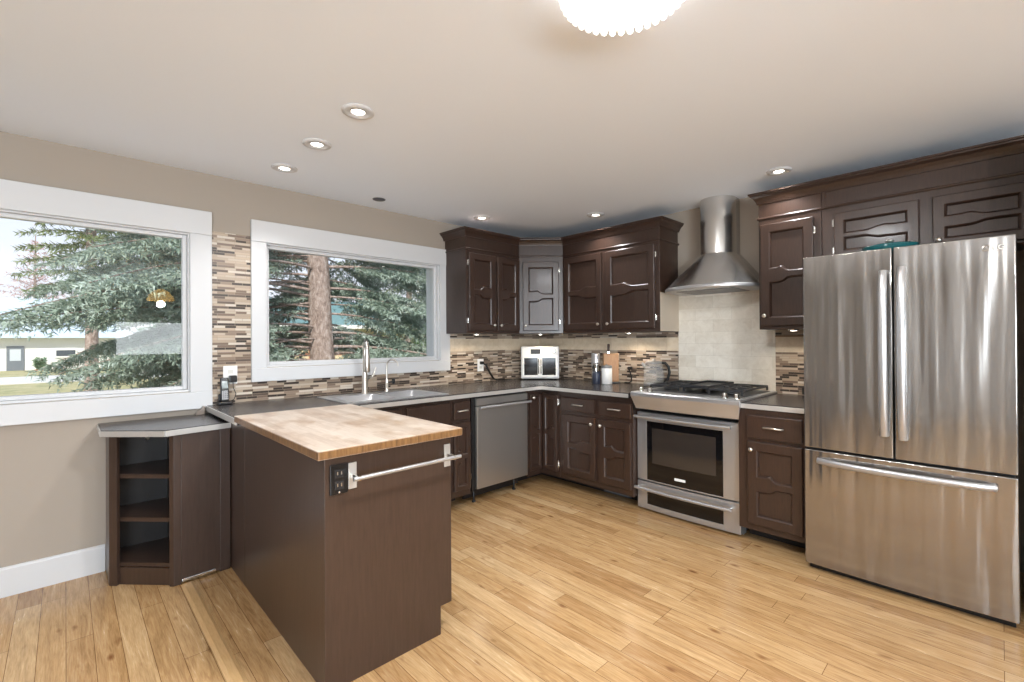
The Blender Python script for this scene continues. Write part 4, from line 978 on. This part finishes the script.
def bough_segs(base, az, L, rise, droop, spread, step=.09, sub=True, hang=.25, bare=.18):
    """returns (main stem points, list of twig segments) of one flat spruce bough"""
    u = np.array([math.cos(az), math.sin(az), 0]); w = np.array([-u[1], u[0], 0]); Z = np.array([0, 0, 1.])
    n = max(4, int(L/step)); T_ = np.linspace(0, 1, n+1); wob = random.uniform(-.12, .12)
    stem = [np.array(base)+u*L*t+Z*L*(rise*t-droop*t*t)+w*L*wob*t*t for t in T_]
    segs = []
    for i in range(int(n*bare), n):
        t = T_[i]; p = stem[i]; tg = stem[i+1]-stem[i]; tg /= np.linalg.norm(tg)
        segs.append((*p, *stem[i+1]))
        for sgn in (-1, 1):
            l_ = spread*L*(1-t)**.7*random.uniform(.55, 1.1)+.1
            dv = tg*.75+w*sgn*random.uniform(.6, 1)+Z*random.uniform(-hang, .05); dv /= np.linalg.norm(dv)
            q = p+dv*l_-Z*hang*.4*l_; segs.append((*p, *q))
            if sub:
                m = int(l_/.085)
                for j in range(1, m+1):
                    a = p+(q-p)*j/(m+.5)
                    for s2 in (-1, 1):
                        pv = np.cross(Z, dv)*s2; e = dv*.8+pv*random.uniform(.5, .9)-Z*random.uniform(0, hang*1.6); e /= np.linalg.norm(e)
                        segs.append((*a, *(a+e*random.uniform(.09, .2))))
    return stem, segs
def spruce(name, base, top, r0, boughs, m, label, per_m=70, ln=.05, hw=.0055, sub=True, trunk_top_r=.03, step=.09, hang=.25, group=None, bare=.18):
    t = thing(name, base, label, 'tree', group)
    base = Vector(base); top = Vector(top); k = 14
    pts = [base.lerp(top, i/k)+Vector((random.uniform(-.012, .012), random.uniform(-.012, .012), 0)) for i in range(k+1)]
    MB().tube(pts, r0, 18, radii=[(r0+(trunk_top_r-r0)*i/k)*(1.35 if i == 0 else 1) for i in range(k+1)]).build('trunk', M_BARK, t)
    allseg = []; bm_ = MB()
    for z, az, L, rise, droop, spread, *br in boughs:
        f = (z-base.z)/(top.z-base.z); p = base.lerp(top, f)
        stem, segs = bough_segs((p.x, p.y, z), az, L, rise, droop, spread, step, sub, hang, br[0] if br else bare)
        allseg += segs; rad_k = random.uniform(.45, 1.0)
        bm_.tube([Vector(q) for q in stem], .02, 5, caps=False, radii=[.022*L/2.5*rad_k*(1-.85*i/(len(stem)-1))+.002 for i in range(len(stem))])
    bm_.build('branches', M_BARK, t)
    needle_mesh('foliage', allseg, per_m, ln, hw, m, t); return t
rnd = random.uniform
TB_ = (2.63, 6.55, GZ)
bl = []
z = .62
while z < 4.6:                                   # boughs to the left, seen through the big window
    bl.append((z, math.radians(rnd(160, 212)), (rnd(1.5, 2.2) if z < 1.15 else rnd(2.1, 3.1)), rnd(-.08, .22), rnd(.12, .34), .32)); z += rnd(.06, .105)
z = .6
while z < 4.8:                                   # behind
    bl.append((z, math.radians(rnd(60, 165)), rnd(1.6, 2.6), rnd(-.02, .12), rnd(.12, .3), .3, .1)); z += rnd(.12, .2)
z = .9
while z < 4.8:                                   # to the right
    bl.append((z, math.radians(rnd(-38, 55)), rnd(1.9, 2.9), rnd(.0, .14), rnd(.2, .38), .28, .2)); z += rnd(.09, .16)
spruce('spruce_tree', TB_, (2.3, 6.75, 8.5), .19, bl, M_SPRUCE, 'large blue-green spruce with a thick bare trunk close outside the sink window', 80, .06, .0075, hang=.35, bare=.34)
def crown(base, H, R, n, lo=.1):
    out = []
    for i in range(n):
        f = lo+(1-lo)*(i/n); out.append((base[2]+H*f, i*2.4+rnd(-.3, .3), R*(1-f)**.8+.12, .1, .25, .3))
    return out
b2 = (.42, 14.5, GZ); spruce('spruce_tree', b2, (.46, 14.5, 9.0), .14, crown(b2, 9.4, 1.7, 90, .33), M_OLIVE, 'olive green conifer behind the blue-green boughs at the upper left', 45, .13, .017, False, step=.14)
b3 = (4.3, 38, -.9); spruce('spruce_tree', b3, (4.3, 38, 6.6), .16, crown(b3, 7.5, 1.6, 60), M_FAR, 'small far conifer against the sky in the middle of the left window', 24, .25, .035, False, step=.3)
b4 = (9.3, 15.6, GZ); spruce('spruce_tree', b4, (9.4, 15.6, 9.0), .15, crown(b4, 8.4, 2.2, 100, .1), M_OLIVE, 'drooping dark green spruce at the right side of the sink window', 40, .08, .009, False, step=.11, hang=.9)
b5 = (-1.9, 57, -1); spruce('bare_tree', b5, (-1.8, 57, 10.5), .2, [(z_, a_, l__, .35, .1, .3) for z_, a_, l__, *_ in crown(b5, 11, 4.6, 50, .4)], M_PINK, 'reddish leafless tree behind the white house roof at the far left', 7, .3, .03, False, step=.4)
# upright evergreen shrub
sb = (6.0, 9.4, GZ); t = thing('evergreen_shrub', sb, 'bright green upright shrub at the lower right of the sink window', 'shrub')
sg = []
for i in range(900):
    f = random.random()**.8; a = rnd(0, 2*PI); R_ = .34*(1-f)**.5*math.sqrt(random.random())+.03
    p_ = np.array([sb[0]+R_*math.cos(a), sb[1]+R_*math.sin(a), sb[2]+.1+f*2.0]); q_ = p_+np.array([.05*math.cos(a), .05*math.sin(a), .12]); sg.append((*p_, *q_))
needle_mesh('foliage', sg, 90, .05, .009, foliage_mat('bright_green', lin(70, 110, 46), lin(104, 146, 66), lin(146, 180, 96)), t)
MB().tube([sb, (sb[0], sb[1], 1.5)], .03, 8, radii=[.035, .01]).build('stem', M_BARK, t)

# white house across the street, seen at the left edge
h = thing('house', (-3, 47, -.95), 'white house with a grey roof and a dark front door across the street', 'house')
M_HW = mat('white_siding', lin(236, 234, 230), .7); M_HR = mat('pale_grey_shingles', lin(186, 200, 208), .85)
box('wall', M_HW, h, -12, 45, -1.0, 2.6, 53, 1.75)
MB().prism([(-12.6, 44.3, 1.7), (-12.6, 53.7, 1.7), (-12.6, 49, 4.6)], (0, 0, 0), (15.8, 0, 0)).build('roof', M_HR, h)
dr_ = box('front_door', mat('grey_door', lin(112, 120, 128), .5), h, -2.75, 44.94, -.95, -1.95, 44.999, 1.15)
box('door_window', mat('door_glass', lin(196, 204, 210), .2), dr_, -2.6, 44.93, .2, -2.1, 44.94, .95)
wn = box('window', M_HW, h, -.55, 44.93, .35, .6, 44.999, .95); box('pane', mat('dark_pane', lin(80, 88, 96), .15), wn, -.45, 44.92, .45, .5, 44.93, .85)
box('step', M_CONC, h, -6, 43.2, -1.2, -.2, 44.99, -.95); box('step', M_CONC, h, -6, 42.6, -1.3, -.4, 43.199, -1.1)
pt = thing('flower_pot', (-1.2, 43.8, -.95), 'terracotta flower pot with a small plant beside the white house door', 'flower pot')
MB().lathe([(.2, -.948), (.3, -.4), (.32, -.38), (.28, -.38), (.24, -.5), (0, -.5)], (-1.2, 43.8, 0), 16).build('pot', mat('terracotta', lin(196, 112, 78), .7), pt)
sg = []
for i in range(160):
    a = rnd(0, 2*PI); q_ = np.array([rnd(-.3, .3), rnd(-.3, .3), rnd(.4, .9)]); sg.append((-1.2, 43.8, -.5, -1.2+q_[0], 43.8+q_[1], -.5+q_[2]))
needle_mesh('plant', sg, 14, .16, .03, M_FAR, pt)
struct(MB().box(-20, 30, GZ, 14, 36, GZ+.03).build('street', M_CONC), 'pale street beyond the yard', 'street')
# neighbour house seen past the trunk
h = thing('house', (9, 24, GZ), 'low tan and brick house with a teal roof behind the spruce trunk', 'house')
M_TAN = mat('tan_stucco', lin(226, 208, 172), .8)
M_BRICK = mat('brick_wall', lin(186, 122, 88), .8); n, l, b = nodes(M_BRICK)
bt = n.new('ShaderNodeTexBrick'); l.new(coords(n, l, (1, 1, 1), 'xzy'), bt.inputs['Vector']); bt.inputs['Scale'].default_value = 4; bt.inputs['Color1'].default_value = lin(196, 132, 94); bt.inputs['Color2'].default_value = lin(168, 104, 74); bt.inputs['Mortar'].default_value = lin(200, 176, 156); l.new(bt.outputs['Color'], b.inputs['Base Color'])
box('wall', M_TAN, h, 4.6, 21, GZ, 15, 29, 2.0)
for a0, a1 in ((4.62, 6.6), (7.6, 8.6)): box('brick_panel', M_BRICK, h, a0, 20.94, GZ, a1, 20.999, 1.75)
MB().prism([(4.0, 20.2, 1.98), (4.0, 29.8, 1.98), (4.0, 25, 3.5)], (0, 0, 0), (11.6, 0, 0)).build('roof', mat('teal_roof', lin(104, 134, 130), .7), h)
box('gutter', M_HW, h, 4.0, 20.08, 1.9, 15.6, 20.199, 2.06)
for a0 in (9.6, 12.2):
    wn = box('window', M_HW, h, a0, 20.93, .35, a0+1.4, 20.999, 1.45, bevel=.005); box('pane', M_GLASSBLACK, wn, a0+.1, 20.92, .45, a0+1.3, 20.93, 1.35)
# wooden fence in the yard
fn = thing('garden_fence', (7.5, 18.6, GZ), 'brown wooden rail fence in the yard behind the spruce trunk', 'fence')
M_FENCE = wood_dark('weathered_brown', lin(164, 112, 84), lin(130, 86, 62), .8, 0, (6, 6, 6))
for i in range(7): box('post', M_FENCE, fn, 3.0+i*1.5, 18.6, GZ, 3.1+i*1.5, 18.7, .95)
for zz in (.05, .42, .78): box('rail', M_FENCE, fn, 2.9, 18.56, zz, 12.3, 18.599, zz+.12)
# parked car
cr = thing('car', (6.8, 11.9, GZ), 'pale teal parked car low in the right half of the sink window', 'car')
M_CAR = mat('pale_teal_paint', lin(136, 182, 178), .25, coat=.5)
def carsec(y, prof): return [(x, y, GZ+z) for x, z in prof]
P1 = [(4.9, .28), (4.86, .6), (4.95, .82), (5.6, .9), (6.3, .93), (7.9, .93), (8.6, .9), (8.72, .7), (8.7, .28)]
MB().loft([carsec(11.05, P1), carsec(12.75, P1)], smooth=False, cap=True).build('body', M_CAR, cr, .05, 3)
P2 = [(5.75, .93), (6.35, 1.36), (6.8, 1.43), (7.4, 1.42), (7.8, 1.34), (8.25, .93)]
cb = MB().loft([carsec(11.15, P2), carsec(12.65, P2)], smooth=False, cap=True).build('cabin', M_CAR, cr, .06, 3)
P3 = [(6.0, .98), (6.42, 1.31), (6.82, 1.36), (7.38, 1.35), (7.7, 1.29), (8.0, .98)]
MB().loft([carsec(11.142, P3), carsec(11.149, P3)], smooth=False, cap=True).build('side_window', M_GLASSBLACK, cb)
for xx in (5.6, 7.95):
    for yy in (11.03, 12.6):
        wl = MB().lathe([(.2, 0), (.3, .02), (.31, .1), (.3, .17), (.2, .19)], (xx, yy, GZ+.31), 20, 'Y').build('wheel', M_BLACK, cr)
        MB().lathe([(0, -.012), (.17, -.01), (.19, .01), (.19, .05), (0, .05)], (xx, yy, GZ+.31), 16, 'Y').build('hub_cap', M_CHROME, wl)
